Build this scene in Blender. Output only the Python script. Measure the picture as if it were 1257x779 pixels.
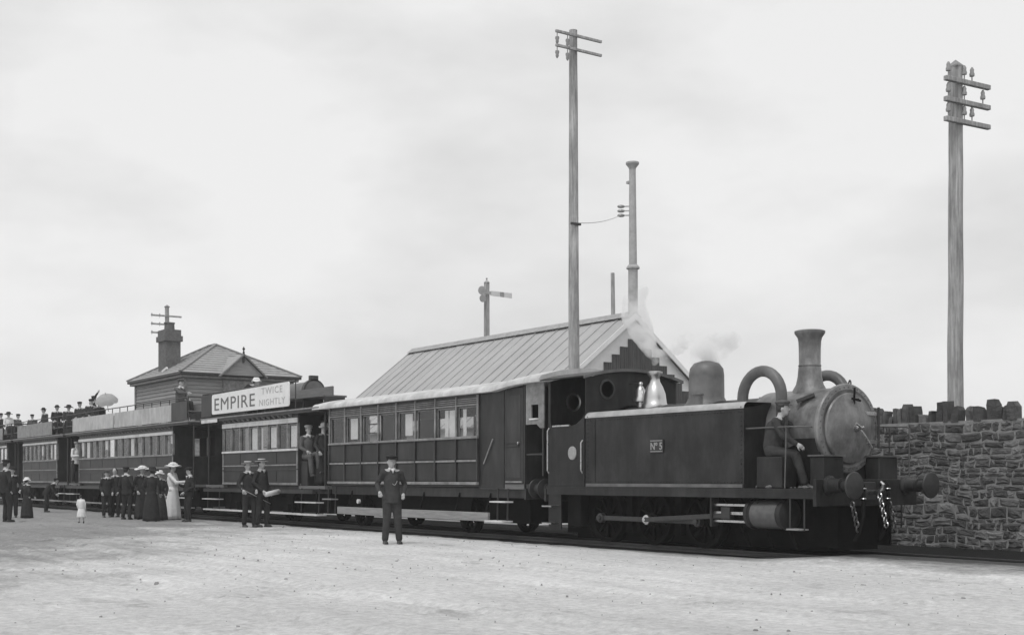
import bpy, bmesh, math, random
from mathutils import Vector, Matrix
R = math.radians
random.seed(7)
for o in list(bpy.data.objects): bpy.data.objects.remove(o)
scn = bpy.context.scene
C = scn.collection

# ------------------------------------------------------------------ camera
F = 1550.0; CX = 628.5; HY = 587.0; CH = 1.25        # focal px, centre, horizon row, lens height (1257 px wide frame)
AL = math.atan((CX + 430) / F)                       # angle between the lens axis and the track
cam = bpy.data.cameras.new('camera'); cam_o = bpy.data.objects.new('camera', cam); C.objects.link(cam_o)
cam_o.location = (0, 0, CH); cam_o.rotation_euler = (R(90), 0, R(90) - AL)
cam.sensor_width = 36; cam.lens = 36 * F / 1257; cam.shift_y = (HY - 389.5) / 1257
cam.clip_start = 0.1; cam.clip_end = 6000
scn.camera = cam_o
scn.cycles.volume_bounces = 4
scn.render.resolution_x = 1024; scn.render.resolution_y = 634

# ------------------------------------------------------------------ sky, sun, exposure
SUN_EL, SUN_AZ = 62, 300                             # azimuth: where the sun stands, degrees from +X anticlockwise
w = bpy.data.worlds.new('World'); scn.world = w; w.use_nodes = True
nt = w.node_tree; nt.nodes.clear()
wo = nt.nodes.new('ShaderNodeOutputWorld'); bg = nt.nodes.new('ShaderNodeBackground')
sky = nt.nodes.new('ShaderNodeTexSky'); sky.sky_type = 'NISHITA'; sky.sun_disc = False
sky.sun_elevation = R(SUN_EL); sky.sun_rotation = R(90 - SUN_AZ); sky.air_density = 1.0; sky.dust_density = 3.0; sky.ozone_density = 1.0
bw = nt.nodes.new('ShaderNodeRGBToBW'); nt.links.new(sky.outputs[0], bw.inputs[0])
tc = nt.nodes.new('ShaderNodeTexCoord')
mp = nt.nodes.new('ShaderNodeMapping'); mp.inputs['Scale'].default_value = (1.0, 1.0, 2.6)
nt.links.new(tc.outputs['Generated'], mp.inputs[0])
nz = nt.nodes.new('ShaderNodeTexNoise'); nz.inputs['Scale'].default_value = 2.6; nz.inputs['Detail'].default_value = 5; nz.inputs['Roughness'].default_value = 0.55
nt.links.new(mp.outputs[0], nz.inputs['Vector'])
cr = nt.nodes.new('ShaderNodeMapRange'); cr.inputs[1].default_value = 0.3; cr.inputs[2].default_value = 0.55
cr.inputs[3].default_value = 5.9; cr.inputs[4].default_value = 7.7
nt.links.new(nz.outputs[0], cr.inputs[0])
mx = nt.nodes.new('ShaderNodeMix'); mx.inputs[0].default_value = 0.86     # overcast: cloud sheet over most of the clear sky
nt.links.new(bw.outputs[0], mx.inputs[2]); nt.links.new(cr.outputs[0], mx.inputs[3])
nt.links.new(mx.outputs[0], bg.inputs[0]); bg.inputs[1].default_value = 0.11
nt.links.new(bg.outputs[0], wo.inputs[0])
sl = bpy.data.lights.new('sun', 'SUN'); sl.energy = 1.1; sl.angle = R(12); sl.color = (1, 1, 1)
so = bpy.data.objects.new('sun', sl); C.objects.link(so)
sd = Vector((math.cos(R(SUN_AZ)) * math.cos(R(SUN_EL)), math.sin(R(SUN_AZ)) * math.cos(R(SUN_EL)), math.sin(R(SUN_EL))))
so.rotation_euler = (-sd).to_track_quat('-Z', 'Y').to_euler()
vs = scn.view_settings; vs.view_transform = 'Standard'; vs.look = 'None'; vs.exposure = 0.17; vs.gamma = 1.0; vs.use_curve_mapping = False

# ------------------------------------------------------------------ pixel helpers (a pixel gives a direction; Y gives the plane the thing stands in)
def XA(px, Y): return -Y / math.tan(AL + math.atan((px - CX) / F))
def ZA(px, py, Y):
    x = XA(px, Y); return CH + (HY - py) * (-x * math.cos(AL) + Y * math.sin(AL)) / F

# ------------------------------------------------------------------ materials (the photograph is monochrome: all greys)
M = {}
def mat(name, base, rough=0.6, var=0.25, scale=6.0, metal=0.0, bump=0.15, bscale=None, spec=0.5, stretch=(1, 1, 1), dirt=0.0, streak=0.0):
    m = bpy.data.materials.new(name); m.use_nodes = True; n = m.node_tree; n.nodes.clear()
    out = n.nodes.new('ShaderNodeOutputMaterial'); p = n.nodes.new('ShaderNodeBsdfPrincipled')
    n.links.new(p.outputs[0], out.inputs[0])
    t = n.nodes.new('ShaderNodeTexCoord'); g = n.nodes.new('ShaderNodeMapping'); g.inputs['Scale'].default_value = stretch
    n.links.new(t.outputs['Object'], g.inputs[0])
    a = n.nodes.new('ShaderNodeTexNoise'); a.inputs['Scale'].default_value = scale; a.inputs['Detail'].default_value = 7; a.inputs['Roughness'].default_value = 0.62
    n.links.new(g.outputs[0], a.inputs['Vector'])
    r = n.nodes.new('ShaderNodeMapRange'); r.inputs[1].default_value = 0.28; r.inputs[2].default_value = 0.72
    r.inputs[3].default_value = base * (1 - var); r.inputs[4].default_value = base * (1 + var)
    n.links.new(a.outputs[0], r.inputs[0])
    col = r.outputs[0]
    if dirt:
        b2 = n.nodes.new('ShaderNodeTexNoise'); b2.inputs['Scale'].default_value = scale * 0.35; b2.inputs['Detail'].default_value = 9
        n.links.new(t.outputs['Object'], b2.inputs['Vector'])
        r2 = n.nodes.new('ShaderNodeMapRange'); r2.inputs[1].default_value = 0.5; r2.inputs[2].default_value = 0.75; r2.inputs[3].default_value = 0; r2.inputs[4].default_value = 0.75
        n.links.new(b2.outputs[0], r2.inputs[0])
        mm = n.nodes.new('ShaderNodeMix'); n.links.new(r2.outputs[0], mm.inputs[0]); n.links.new(col, mm.inputs[2]); mm.inputs[3].default_value = dirt
        col = mm.outputs[0]
    if streak:   # rain and soot runs down the face
        g3 = n.nodes.new('ShaderNodeMapping'); g3.inputs['Scale'].default_value = (3, 3, 0.8); n.links.new(t.outputs['Object'], g3.inputs[0])
        b3 = n.nodes.new('ShaderNodeTexNoise'); b3.inputs['Scale'].default_value = 1.6; b3.inputs['Detail'].default_value = 8; b3.inputs['Roughness'].default_value = 0.7
        n.links.new(g3.outputs[0], b3.inputs['Vector'])
        r3 = n.nodes.new('ShaderNodeMapRange'); r3.inputs[1].default_value = 0.36; r3.inputs[2].default_value = 0.68; r3.inputs[3].default_value = 1 - streak * 0.6; r3.inputs[4].default_value = 1 + streak
        n.links.new(b3.outputs[0], r3.inputs[0])
        m3 = n.nodes.new('ShaderNodeMath'); m3.operation = 'MULTIPLY'; n.links.new(col, m3.inputs[0]); n.links.new(r3.outputs[0], m3.inputs[1]); col = m3.outputs[0]
    n.links.new(col, p.inputs['Base Color'])
    p.inputs['Roughness'].default_value = rough; p.inputs['Metallic'].default_value = metal
    p.inputs['Specular IOR Level'].default_value = spec
    rr = n.nodes.new('ShaderNodeMapRange'); rr.inputs[3].default_value = max(0.05, rough - 0.12); rr.inputs[4].default_value = min(1, rough + 0.15)
    n.links.new(a.outputs[0], rr.inputs[0]); n.links.new(rr.outputs[0], p.inputs['Roughness'])
    if bump:
        bn = n.nodes.new('ShaderNodeTexNoise'); bn.inputs['Scale'].default_value = bscale or scale * 5; bn.inputs['Detail'].default_value = 5
        n.links.new(g.outputs[0], bn.inputs['Vector'])
        bp = n.nodes.new('ShaderNodeBump'); bp.inputs['Strength'].default_value = bump; bp.inputs['Distance'].default_value = 0.02
        n.links.new(bn.outputs[0], bp.inputs['Height']); n.links.new(bp.outputs[0], p.inputs['Normal'])
    M[name] = m; return m
mat('engine_black', 0.017, 0.45, 0.5, 3, spec=0.3, bump=0.22, bscale=2.2, dirt=0.042, streak=0.5)
mat('engine_grey', 0.10, 0.45, 0.3, 5, bump=0.05, dirt=0.20)
mat('frame_black', 0.007, 0.9, 0.4, 5, bump=0.2, spec=0.1, dirt=0.016)
mat('tank_sheen', 0.36, 0.4, 0.25, 5, bump=0.05, dirt=0.5)  # sky reflection put into the colour of the tank's rounded edge
mat('frosted', 0.55, 0.25, 0.15, 6)
mat('lagging', 0.10, 0.3, 0.3, 9, metal=0.3, bump=0.03)
mat('smokebox_grey', 0.145, 0.36, 0.5, 5, bump=0.18, dirt=0.22, streak=0.4)
mat('soot', 0.010, 0.95, 0.3, 5, spec=0.1)
mat('iron', 0.032, 0.5, 0.35, 8, bump=0.1)
mat('bright_steel', 0.55, 0.28, 0.2, 12, metal=1, bump=0.03)
mat('brass', 0.6, 0.36, 0.08, 3, metal=1, bump=0.02)
mat('plate_face', 0.40, 0.4, 0.2, 20, metal=0.6)
mat('plate_ink', 0.03, 0.5, 0.1)
mat('carriage_dark', 0.027, 0.5, 0.35, 4, bump=0.08, dirt=0.045, streak=0.6)
mat('carriage_panel', 0.022, 0.45, 0.4, 3, spec=0.35, bump=0.08, bscale=3, dirt=0.042, streak=0.45)
mat('carriage_trim', 0.23, 0.5, 0.4, 7, bump=0.1, dirt=0.08)
mat('white_trim', 0.68, 0.5, 0.15, 6, dirt=0.4)
mat('roof_canvas', 0.54, 0.8, 0.18, 3, dirt=0.36, streak=0.2)
mat('deck_wood', 0.16, 0.7, 0.3, 6, stretch=(0.2, 3, 3))
mat('interior', 0.05, 0.8, 0.3, 4)
mat('step_wood', 0.26, 0.75, 0.35, 5, stretch=(0.3, 4, 4), bump=0.3)
mat('board_cream', 0.46, 0.6, 0.14, 4, dirt=0.32, streak=0.25)
mat('board_white', 0.84, 0.55, 0.06, 5, dirt=0.7)
mat('letter_dark', 0.14, 0.6, 0.25, 15)
mat('letter_pale', 0.46, 0.6, 0.2, 15)
mat('shed_roof', 0.40, 0.85, 0.09, 2.5, stretch=(1, 0.6, 0.6), bump=0.25, dirt=0.34)
mat('shed_batten', 0.33, 0.85, 0.25, 6)
mat('shed_board', 0.085, 0.8, 0.35, 5, stretch=(3, 3, 0.3), bump=0.35, dirt=0.12)
mat('shed_white', 0.86, 0.8, 0.06, 4)  # white standing in for steam on the gable, brightness behind carriage windows
mat('weatherboard', 0.30, 0.75, 0.25, 4, stretch=(0.4, 0.4, 4), bump=0.3)
mat('slate', 0.33, 0.7, 0.25, 5, stretch=(1, 1, 6), bump=0.6, dirt=0.25)
mat('lead', 0.22, 0.6, 0.2, 6)
mat('brick', 0.13, 0.85, 0.35, 9, bump=0.7, dirt=0.08)
mat('mortar', 0.29, 0.95, 0.25, 14, bump=0.8)
for i, b in enumerate((0.075, 0.10, 0.14, 0.21)): mat('stone%d' % i, b, 0.9, 0.4, 7, bump=0.9, bscale=28, dirt=b * 1.7, spec=0.2)
mat('pole_wood', 0.34, 0.85, 0.45, 6, stretch=(5, 5, 0.2), bump=0.9, bscale=14, dirt=0.38, streak=0.4)
mat('iron_pole', 0.40, 0.6, 0.2, 5, dirt=0.42)
mat('insulator', 0.28, 0.25, 0.1, 5)
mat('signal_white', 0.7, 0.6, 0.1)
mat('signal_red', 0.34, 0.6, 0.1)
mat('rail_steel', 0.05, 0.6, 0.3, 9, metal=0.2)
mat('sleeper', 0.10, 0.9, 0.3, 6, stretch=(3, 0.4, 3), bump=0.6)
mat('skin', 0.42, 0.55, 0.1, 12, bump=0)
mat('hair', 0.03, 0.7, 0.2)
mat('cloth_black', 0.030, 0.9, 0.3, 8, bump=0.7, bscale=11, spec=0.2)
mat('cloth_dark', 0.048, 0.9, 0.3, 8, bump=0.7, bscale=11, spec=0.2)
mat('cloth_grey', 0.10, 0.9, 0.3, 8, bump=0.7, bscale=11, spec=0.2)
mat('cloth_light', 0.36, 0.9, 0.15, 8, bump=0.7, bscale=11, spec=0.2)
mat('cloth_white', 0.72, 0.9, 0.08, 8, bump=0.7, bscale=11, spec=0.2)
mat('straw', 0.46, 0.8, 0.2, 25, bump=0.3)
mat('leather', 0.025, 0.45, 0.2)
mat('paper', 0.62, 0.8, 0.1)
mat('pebble', 0.30, 0.9, 0.5, 3)

def glass_mat():
    m = bpy.data.materials.new('window_glass'); m.use_nodes = True; n = m.node_tree; n.nodes.clear()
    out = n.nodes.new('ShaderNodeOutputMaterial'); mix = n.nodes.new('ShaderNodeMixShader')
    tr = n.nodes.new('ShaderNodeBsdfTransparent'); tr.inputs[0].default_value = (0.95, 0.95, 0.95, 1)
    gl = n.nodes.new('ShaderNodeBsdfGlossy'); gl.inputs['Roughness'].default_value = 0.06
    lw = n.nodes.new('ShaderNodeLayerWeight'); lw.inputs[0].default_value = 0.5
    pw = n.nodes.new('ShaderNodeMath'); pw.operation = 'POWER'; pw.inputs[1].default_value = 4.0; n.links.new(lw.outputs['Facing'], pw.inputs[0])
    fr = n.nodes.new('ShaderNodeMath'); fr.operation = 'MULTIPLY_ADD'; fr.inputs[1].default_value = 0.45; fr.inputs[2].default_value = 0.04; n.links.new(pw.outputs[0], fr.inputs[0])
    n.links.new(fr.outputs[0], mix.inputs[0]); n.links.new(tr.outputs[0], mix.inputs[1]); n.links.new(gl.outputs[0], mix.inputs[2])
    n.links.new(mix.outputs[0], out.inputs[0]); M['glass'] = m
glass_mat()

def ground_mat(name, lo, hi, patchy):
    m = bpy.data.materials.new(name); m.use_nodes = True; n = m.node_tree; n.nodes.clear(); L = n.links.new
    out = n.nodes.new('ShaderNodeOutputMaterial'); p = n.nodes.new('ShaderNodeBsdfPrincipled'); L(p.outputs[0], out.inputs[0])
    p.inputs['Roughness'].default_value = 0.95; p.inputs['Specular IOR Level'].default_value = 0.15
    t = n.nodes.new('ShaderNodeTexCoord')
    def noise(scale, det, st=(1, 1, 1), rough=0.6):
        g = n.nodes.new('ShaderNodeMapping'); g.inputs['Scale'].default_value = st; L(t.outputs['Object'], g.inputs[0])
        a = n.nodes.new('ShaderNodeTexNoise'); a.inputs['Scale'].default_value = scale; a.inputs['Detail'].default_value = det; a.inputs['Roughness'].default_value = rough
        L(g.outputs[0], a.inputs['Vector']); return a.outputs[0]
    def mr(v, a, b, c, d):
        r = n.nodes.new('ShaderNodeMapRange'); r.inputs[1].default_value = a; r.inputs[2].default_value = b; r.inputs[3].default_value = c; r.inputs[4].default_value = d
        L(v, r.inputs[0]); return r.outputs[0]
    def mul(a, b):
        q = n.nodes.new('ShaderNodeMath'); q.operation = 'MULTIPLY'; L(a, q.inputs[0]); L(b, q.inputs[1]); return q.outputs[0]
    big = mr(noise(0.35, 6), 0.35, 0.65, lo, hi)
    grit = mr(noise(9, 8, rough=0.75), 0.3, 0.7, 0.72, 1.22)
    # ruts run along the track, parallel to X
    rut = mr(noise(1.1, 7, (0.16, 0.9, 1), 0.7), 0.33, 0.62, 0.87, 1.06)
    clod = mr(noise(1.1, 10, (0.6, 1.0, 1), 0.75), 0.56, 0.68, 1.0, patchy)
    v = mul(mul(mul(big, grit), rut), clod)
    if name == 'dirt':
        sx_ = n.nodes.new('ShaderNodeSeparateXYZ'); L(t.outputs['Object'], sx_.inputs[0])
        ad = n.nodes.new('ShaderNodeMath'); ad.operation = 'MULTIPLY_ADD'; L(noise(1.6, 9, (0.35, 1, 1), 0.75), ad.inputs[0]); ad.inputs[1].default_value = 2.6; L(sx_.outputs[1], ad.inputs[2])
        st_ = mr(ad.outputs[0], 14.9, 15.9, 1.0, 0.13)  # dirt darkens towards the train: coal dust with the train's shade painted in
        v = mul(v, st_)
        # worn, darker turf-stained ground away from the cart way
        ex = n.nodes.new('ShaderNodeMath'); ex.operation = 'MULTIPLY_ADD'; L(sx_.outputs[0], ex.inputs[0]); ex.inputs[1].default_value = -0.035; ex.inputs[2].default_value = -0.62
        sm = n.nodes.new('ShaderNodeMath'); sm.operation = 'MULTIPLY_ADD'; L(sx_.outputs[1], sm.inputs[0]); sm.inputs[1].default_value = -0.05; L(ex.outputs[0], sm.inputs[2])
        s2 = n.nodes.new('ShaderNodeMath'); s2.operation = 'ADD'; L(sm.outputs[0], s2.inputs[0]); L(noise(0.9, 10, (0.45, 1.0, 1), 0.78), s2.inputs[1])
        v = mul(v, mr(s2.outputs[0], 0.18, 0.46, 1.0, 0.42))
    L(v, p.inputs['Base Color'])
    bp = n.nodes.new('ShaderNodeBump'); bp.inputs['Strength'].default_value = 1.0; bp.inputs['Distance'].default_value = 0.05
    L(noise(14, 9, rough=0.75), bp.inputs['Height']); L(bp.outputs[0], p.inputs['Normal'])
    M[name] = m
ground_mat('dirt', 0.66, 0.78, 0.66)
ground_mat('cinder_shade', 0.012, 0.022, 1.5)  # coal cinders, darkened further with the shade under the train

# ------------------------------------------------------------------ mesh helpers
def tag(o, label=None, cat=None, group=None, kind=None):
    if label: o['label'] = label
    if cat: o['category'] = cat
    if group: o['group'] = group
    if kind: o['kind'] = kind
    return o
ORG = {}
def thing(name, loc, label, cat, group=None, kind=None):
    o = bpy.data.objects.new(name, None); C.objects.link(o); o.location = loc; o.empty_display_size = 0.2
    ORG[o] = Vector(loc); return tag(o, label, cat, group, kind)
def link(name, me, material=None, parent=None, org=None):
    o = bpy.data.objects.new(name, me); C.objects.link(o)
    if material: me.materials.clear(); me.materials.append(M[material])
    if parent: o.parent = parent
    return o
class MB:
    """collects shapes in world coordinates"""
    def __init__(s): s.v = []; s.f = []; s.mi = []; s.cur = 0
    def add(s, vs, fs):
        b = len(s.v); s.v += [tuple(x) for x in vs]; s.f += [tuple(b + i for i in f) for f in fs]; s.mi += [s.cur] * len(fs)
    def box(s, x0, x1, y0, y1, z0, z1):
        s.add([(x0, y0, z0), (x1, y0, z0), (x1, y1, z0), (x0, y1, z0), (x0, y0, z1), (x1, y0, z1), (x1, y1, z1), (x0, y1, z1)],
              [(0, 3, 2, 1), (4, 5, 6, 7), (0, 1, 5, 4), (1, 2, 6, 5), (2, 3, 7, 6), (3, 0, 4, 7)]); return s
    def bar(s, p, q, wd, ht, up=(0, 0, 1)):
        p = Vector(p); q = Vector(q); d = (q - p).normalized(); u = Vector(up)
        if abs(d.dot(u)) > 0.98: u = Vector((0, 1, 0))
        a = d.cross(u).normalized(); b = a.cross(d).normalized()
        vs = [e + a * sx * wd / 2 + b * sy * ht / 2 for e in (p, q) for sx, sy in ((-1, -1), (1, -1), (1, 1), (-1, 1))]
        s.add(vs, [(0, 1, 2, 3), (7, 6, 5, 4), (0, 4, 5, 1), (1, 5, 6, 2), (2, 6, 7, 3), (3, 7, 4, 0)]); return s
    def tube(s, pts, r, seg=10, caps=True):
        pts = [Vector(p) for p in pts]; rs = r if isinstance(r, (list, tuple)) else [r] * len(pts)
        ref = None; rings = []
        for i, p in enumerate(pts):
            d = (pts[min(i + 1, len(pts) - 1)] - pts[max(i - 1, 0)]).normalized()
            if ref is None:
                ref = d.orthogonal().normalized()
            ref = (ref - d * ref.dot(d)).normalized(); b = d.cross(ref)
            rings.append([p + (ref * math.cos(2 * math.pi * k / seg) + b * math.sin(2 * math.pi * k / seg)) * rs[i] for k in range(seg)])
        vs = [v for rg in rings for v in rg]; fs = []
        for i in range(len(rings) - 1):
            for k in range(seg):
                a = i * seg + k; b = i * seg + (k + 1) % seg; fs.append((a, b, b + seg, a + seg))
        if caps: fs.append(tuple(range(seg))[::-1]); fs.append(tuple((len(rings) - 1) * seg + k for k in range(seg)))
        s.add(vs, fs); return s
    def lathe(s, prof, org, axis=(0, 0, 1), seg=32, arc=None):
        """prof: (radius, height) along axis"""
        ax = Vector(axis).normalized(); a = ax.orthogonal().normalized(); b = ax.cross(a); o = Vector(org)
        vs = []; fs = []
        for r, h in prof:
            for k in range(seg):
                t = 2 * math.pi * k / seg; vs.append(o + ax * h + (a * math.cos(t) + b * math.sin(t)) * r)
        for i in range(len(prof) - 1):
            for k in range(seg):
                p = i * seg + k; q = i * seg + (k + 1) % seg; fs.append((p, q, q + seg, p + seg))
        if prof[0][0] > 1e-4: fs.append(tuple(range(seg))[::-1])
        if prof[-1][0] > 1e-4: fs.append(tuple((len(prof) - 1) * seg + k for k in range(seg)))
        s.add(vs, fs); return s
    def prism(s, poly, x0, x1, plane='YZ'):
        """poly in a plane, pushed along the third axis"""
        n = len(poly)
        def mk(a, b, c): return {'YZ': (c, a, b), 'XZ': (a, c, b), 'XY': (a, b, c)}[plane]
        vs = [mk(a, b, x0) for a, b in poly] + [mk(a, b, x1) for a, b in poly]
        fs = [tuple(range(n)), tuple(range(2 * n - 1, n - 1, -1))] + [(i, i + n, (i + 1) % n + n, (i + 1) % n) for i in range(n)]
        s.add(vs, fs); return s
    def ell(s, c, r, seg=14, rings=9):
        c = Vector(c); vs = []; fs = []
        for i in range(rings + 1):
            t = math.pi * i / rings
            for k in range(seg):
                p = 2 * math.pi * k / seg
                vs.append((c.x + r[0] * math.sin(t) * math.cos(p), c.y + r[1] * math.sin(t) * math.sin(p), c.z + r[2] * math.cos(t)))
        for i in range(rings):
            for k in range(seg):
                a = i * seg + k; b = i * seg + (k + 1) % seg; fs.append((a, a + seg, b + seg, b))
        s.add(vs, fs); return s
    def torus(s, c, axis, R0, r, seg=24, sub=8):
        ax = Vector(axis).normalized(); a = ax.orthogonal().normalized(); b = ax.cross(a); c = Vector(c); vs = []; fs = []
        for i in range(seg):
            t = 2 * math.pi * i / seg; d = a * math.cos(t) + b * math.sin(t)
            for k in range(sub):
                p = 2 * math.pi * k / sub; vs.append(c + d * (R0 + r * math.cos(p)) + ax * r * math.sin(p))
        for i in range(seg):
            for k in range(sub):
                fs.append((i * sub + k, ((i + 1) % seg) * sub + k, ((i + 1) % seg) * sub + (k + 1) % sub, i * sub + (k + 1) % sub))
        s.add(vs, fs); return s
    def mesh(s, name, org=(0, 0, 0)):
        me = bpy.data.meshes.new(name); o = Vector(org)
        me.from_pydata([Vector(v) - o for v in s.v], [], s.f)
        b = bmesh.new(); b.from_mesh(me); b.faces.ensure_lookup_table()
        bmesh.ops.remove_doubles(b, verts=b.verts, dist=1e-5)
        bmesh.ops.recalc_face_normals(b, faces=b.faces); b.to_mesh(me); b.free()
        return me
    def build(s, name, material, parent=None, smooth=False, bevel=0, angle=35, kind=None, label=None):
        root = parent
        while root is not None and root.parent is not None: root = root.parent
        org = ORG.get(root, Vector((0, 0, 0))) if root else Vector((0, 0, 0))
        me = bpy.data.meshes.new(name)
        me.from_pydata([Vector(v) - org for v in s.v], [], s.f)
        mats = material if isinstance(material, (list, tuple)) else [material]
        for q in mats: me.materials.append(M[q])
        for i, p in enumerate(me.polygons): p.material_index = s.mi[i]
        b = bmesh.new(); b.from_mesh(me); bmesh.ops.recalc_face_normals(b, faces=b.faces)
        if bevel:
            bmesh.ops.remove_doubles(b, verts=b.verts, dist=1e-5)
            es = [e for e in b.edges if len(e.link_faces) == 2 and e.calc_face_angle(0) > R(50)]
            bmesh.ops.bevel(b, geom=es, offset=bevel, segments=2, profile=0.5, affect='EDGES', clamp_overlap=True)
        b.to_mesh(me); b.free()
        if smooth: me.shade_smooth(); me.set_sharp_from_angle(angle=R(angle))
        o = bpy.data.objects.new(name, me); C.objects.link(o)
        if parent: o.parent = parent
        if kind: o['kind'] = kind
        if label: o['label'] = label
        return o
def boxobj(name, dims, material, parent, bevel=0, **k):
    return MB().box(*dims).build(name, material, parent, bevel=bevel, **k)
def curve_plate(name, outline, holes, thick, material, parent, fn):
    """flat plate with holes; fn maps (u,v,w) to world"""
    cu = bpy.data.curves.new(name, 'CURVE'); cu.dimensions = '2D'; cu.fill_mode = 'BOTH'; cu.extrude = thick / 2
    for pl in [outline] + holes:
        sp = cu.splines.new('POLY'); sp.points.add(len(pl) - 1); sp.use_cyclic_u = True
        for i, (a, b) in enumerate(pl): sp.points[i].co = (a, b, 0, 1)
    t = bpy.data.objects.new('tmp', cu); C.objects.link(t)
    me = bpy.data.meshes.new_from_object(t); bpy.data.objects.remove(t); bpy.data.curves.remove(cu)
    mb = MB(); mb.add([fn(*v.co) for v in me.vertices], [tuple(p.vertices) for p in me.polygons]); bpy.data.meshes.remove(me)
    return mb.build(name, material, parent)
def text_faces(mb, txt, size, fn, extrude=0.004, align='LEFT', xs=1.0, bold=0.0, space=1.0):
    cu = bpy.data.curves.new('txt', 'FONT'); cu.body = txt; cu.size = size; cu.extrude = extrude; cu.align_x = align; cu.offset = bold; cu.space_character = space; cu.resolution_u = 3
    t = bpy.data.objects.new('tmp', cu); C.objects.link(t); me = bpy.data.meshes.new_from_object(t)
    bpy.data.objects.remove(t); bpy.data.curves.remove(cu)
    mb.add([fn(v.co.x * xs, v.co.y, v.co.z) for v in me.vertices], [tuple(p.vertices) for p in me.polygons]); bpy.data.meshes.remove(me)
def circ(cx, cy, r, n=24): return [(cx + r * math.cos(2 * math.pi * i / n), cy + r * math.sin(2 * math.pi * i / n)) for i in range(n)]

YC = 15.2          # centre line of the train
YN = 14.1          # its near side
RT = 0.10          # rail top

# ================================================================== SETTING
def make_ground():
    rg = random.Random(3)
    def axis(core0, core1, step, far):
        a = [core0 + step * i for i in range(int((core1 - core0) / step) + 1)]
        out = []; d = step
        x = core1
        while x < far: d *= 1.6; x += d; out.append(x)
        lo = []; d = step; x = core0
        while x > -far: d *= 1.6; x -= d; lo.append(x)
        return lo[::-1] + a + out
    xs = axis(-62, 6, 0.26, 1500); ys = axis(0.0, 18, 0.1, 1500)
    sm = lambda t: max(0, min(1, t)) ** 2 * (3 - 2 * max(0, min(1, t)))
    def gz(x, y):
        if not (-62 < x < 6 and 0 < y < 18): return -0.004
        z = rg.uniform(-0.010, 0.004)
        for yc, dep, ph in ((5.2, .030, 0.3), (6.7, .034, 0.8), (8.6, .022, 2.1), (10.1, .024, 2.6)):      # cart ruts
            d = y - yc - 0.35 * math.sin(x * 0.16 + ph) - 0.1 * math.sin(x * 0.7 + ph)
            if abs(d) < 0.4: z += -dep * math.exp(-(d / 0.10) ** 2) + dep * 0.7 * math.exp(-((abs(d) - 0.2) / 0.09) ** 2)
        z += 0.012 * math.sin(x * 0.9 + 1.7 * y) * math.sin(y * 1.3 - x * 0.4) if y < 11 else 0
        return z + 0.118 * sm((x + 14.3) / 1.9) * sm((y - 13.3) / 1.0) * (1 - sm((y - 15.2) / 0.55))
    vs = [(x, y, gz(x, y)) for y in ys for x in xs]
    n = len(xs); fs = [(j * n + i, j * n + i + 1, (j + 1) * n + i + 1, (j + 1) * n + i) for j in range(len(ys) - 1) for i in range(n - 1)]
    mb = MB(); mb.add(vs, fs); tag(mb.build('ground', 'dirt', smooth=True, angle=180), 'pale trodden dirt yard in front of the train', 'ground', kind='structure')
make_ground()
def make_track():
    rg = random.Random(5)
    # dark bed of cinders, the train's shade painted into its tone, ragged edge
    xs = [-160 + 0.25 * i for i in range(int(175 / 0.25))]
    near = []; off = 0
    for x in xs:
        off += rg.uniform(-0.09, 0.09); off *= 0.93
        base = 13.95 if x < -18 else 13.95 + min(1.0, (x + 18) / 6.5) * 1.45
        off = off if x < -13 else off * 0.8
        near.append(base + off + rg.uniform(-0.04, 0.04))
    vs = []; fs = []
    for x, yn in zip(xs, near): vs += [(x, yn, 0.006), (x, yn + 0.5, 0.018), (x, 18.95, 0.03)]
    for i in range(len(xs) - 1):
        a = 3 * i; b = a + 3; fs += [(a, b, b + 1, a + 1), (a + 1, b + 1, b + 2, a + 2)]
    mb = MB(); mb.add(vs, fs); bed = mb.build('railway_track', 'cinder_shade'); tag(bed, 'dark track bed of cinders with painted shade under the train', 'track', kind='structure')
    for sgn in (-1, 1):
        y = YC + sgn * 0.7525
        prof = [(-0.06, 0.02), (0.06, 0.02), (0.06, 0.03), (0.012, 0.045), (0.012, 0.075), (0.034, 0.082), (0.034, RT), (-0.034, RT), (-0.034, 0.082), (-0.012, 0.075), (-0.012, 0.045), (-0.06, 0.03)]
        MB().prism([(y + a, b) for a, b in prof], -160, 14).build('rail', 'rail_steel', bed)
make_track()
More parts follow.
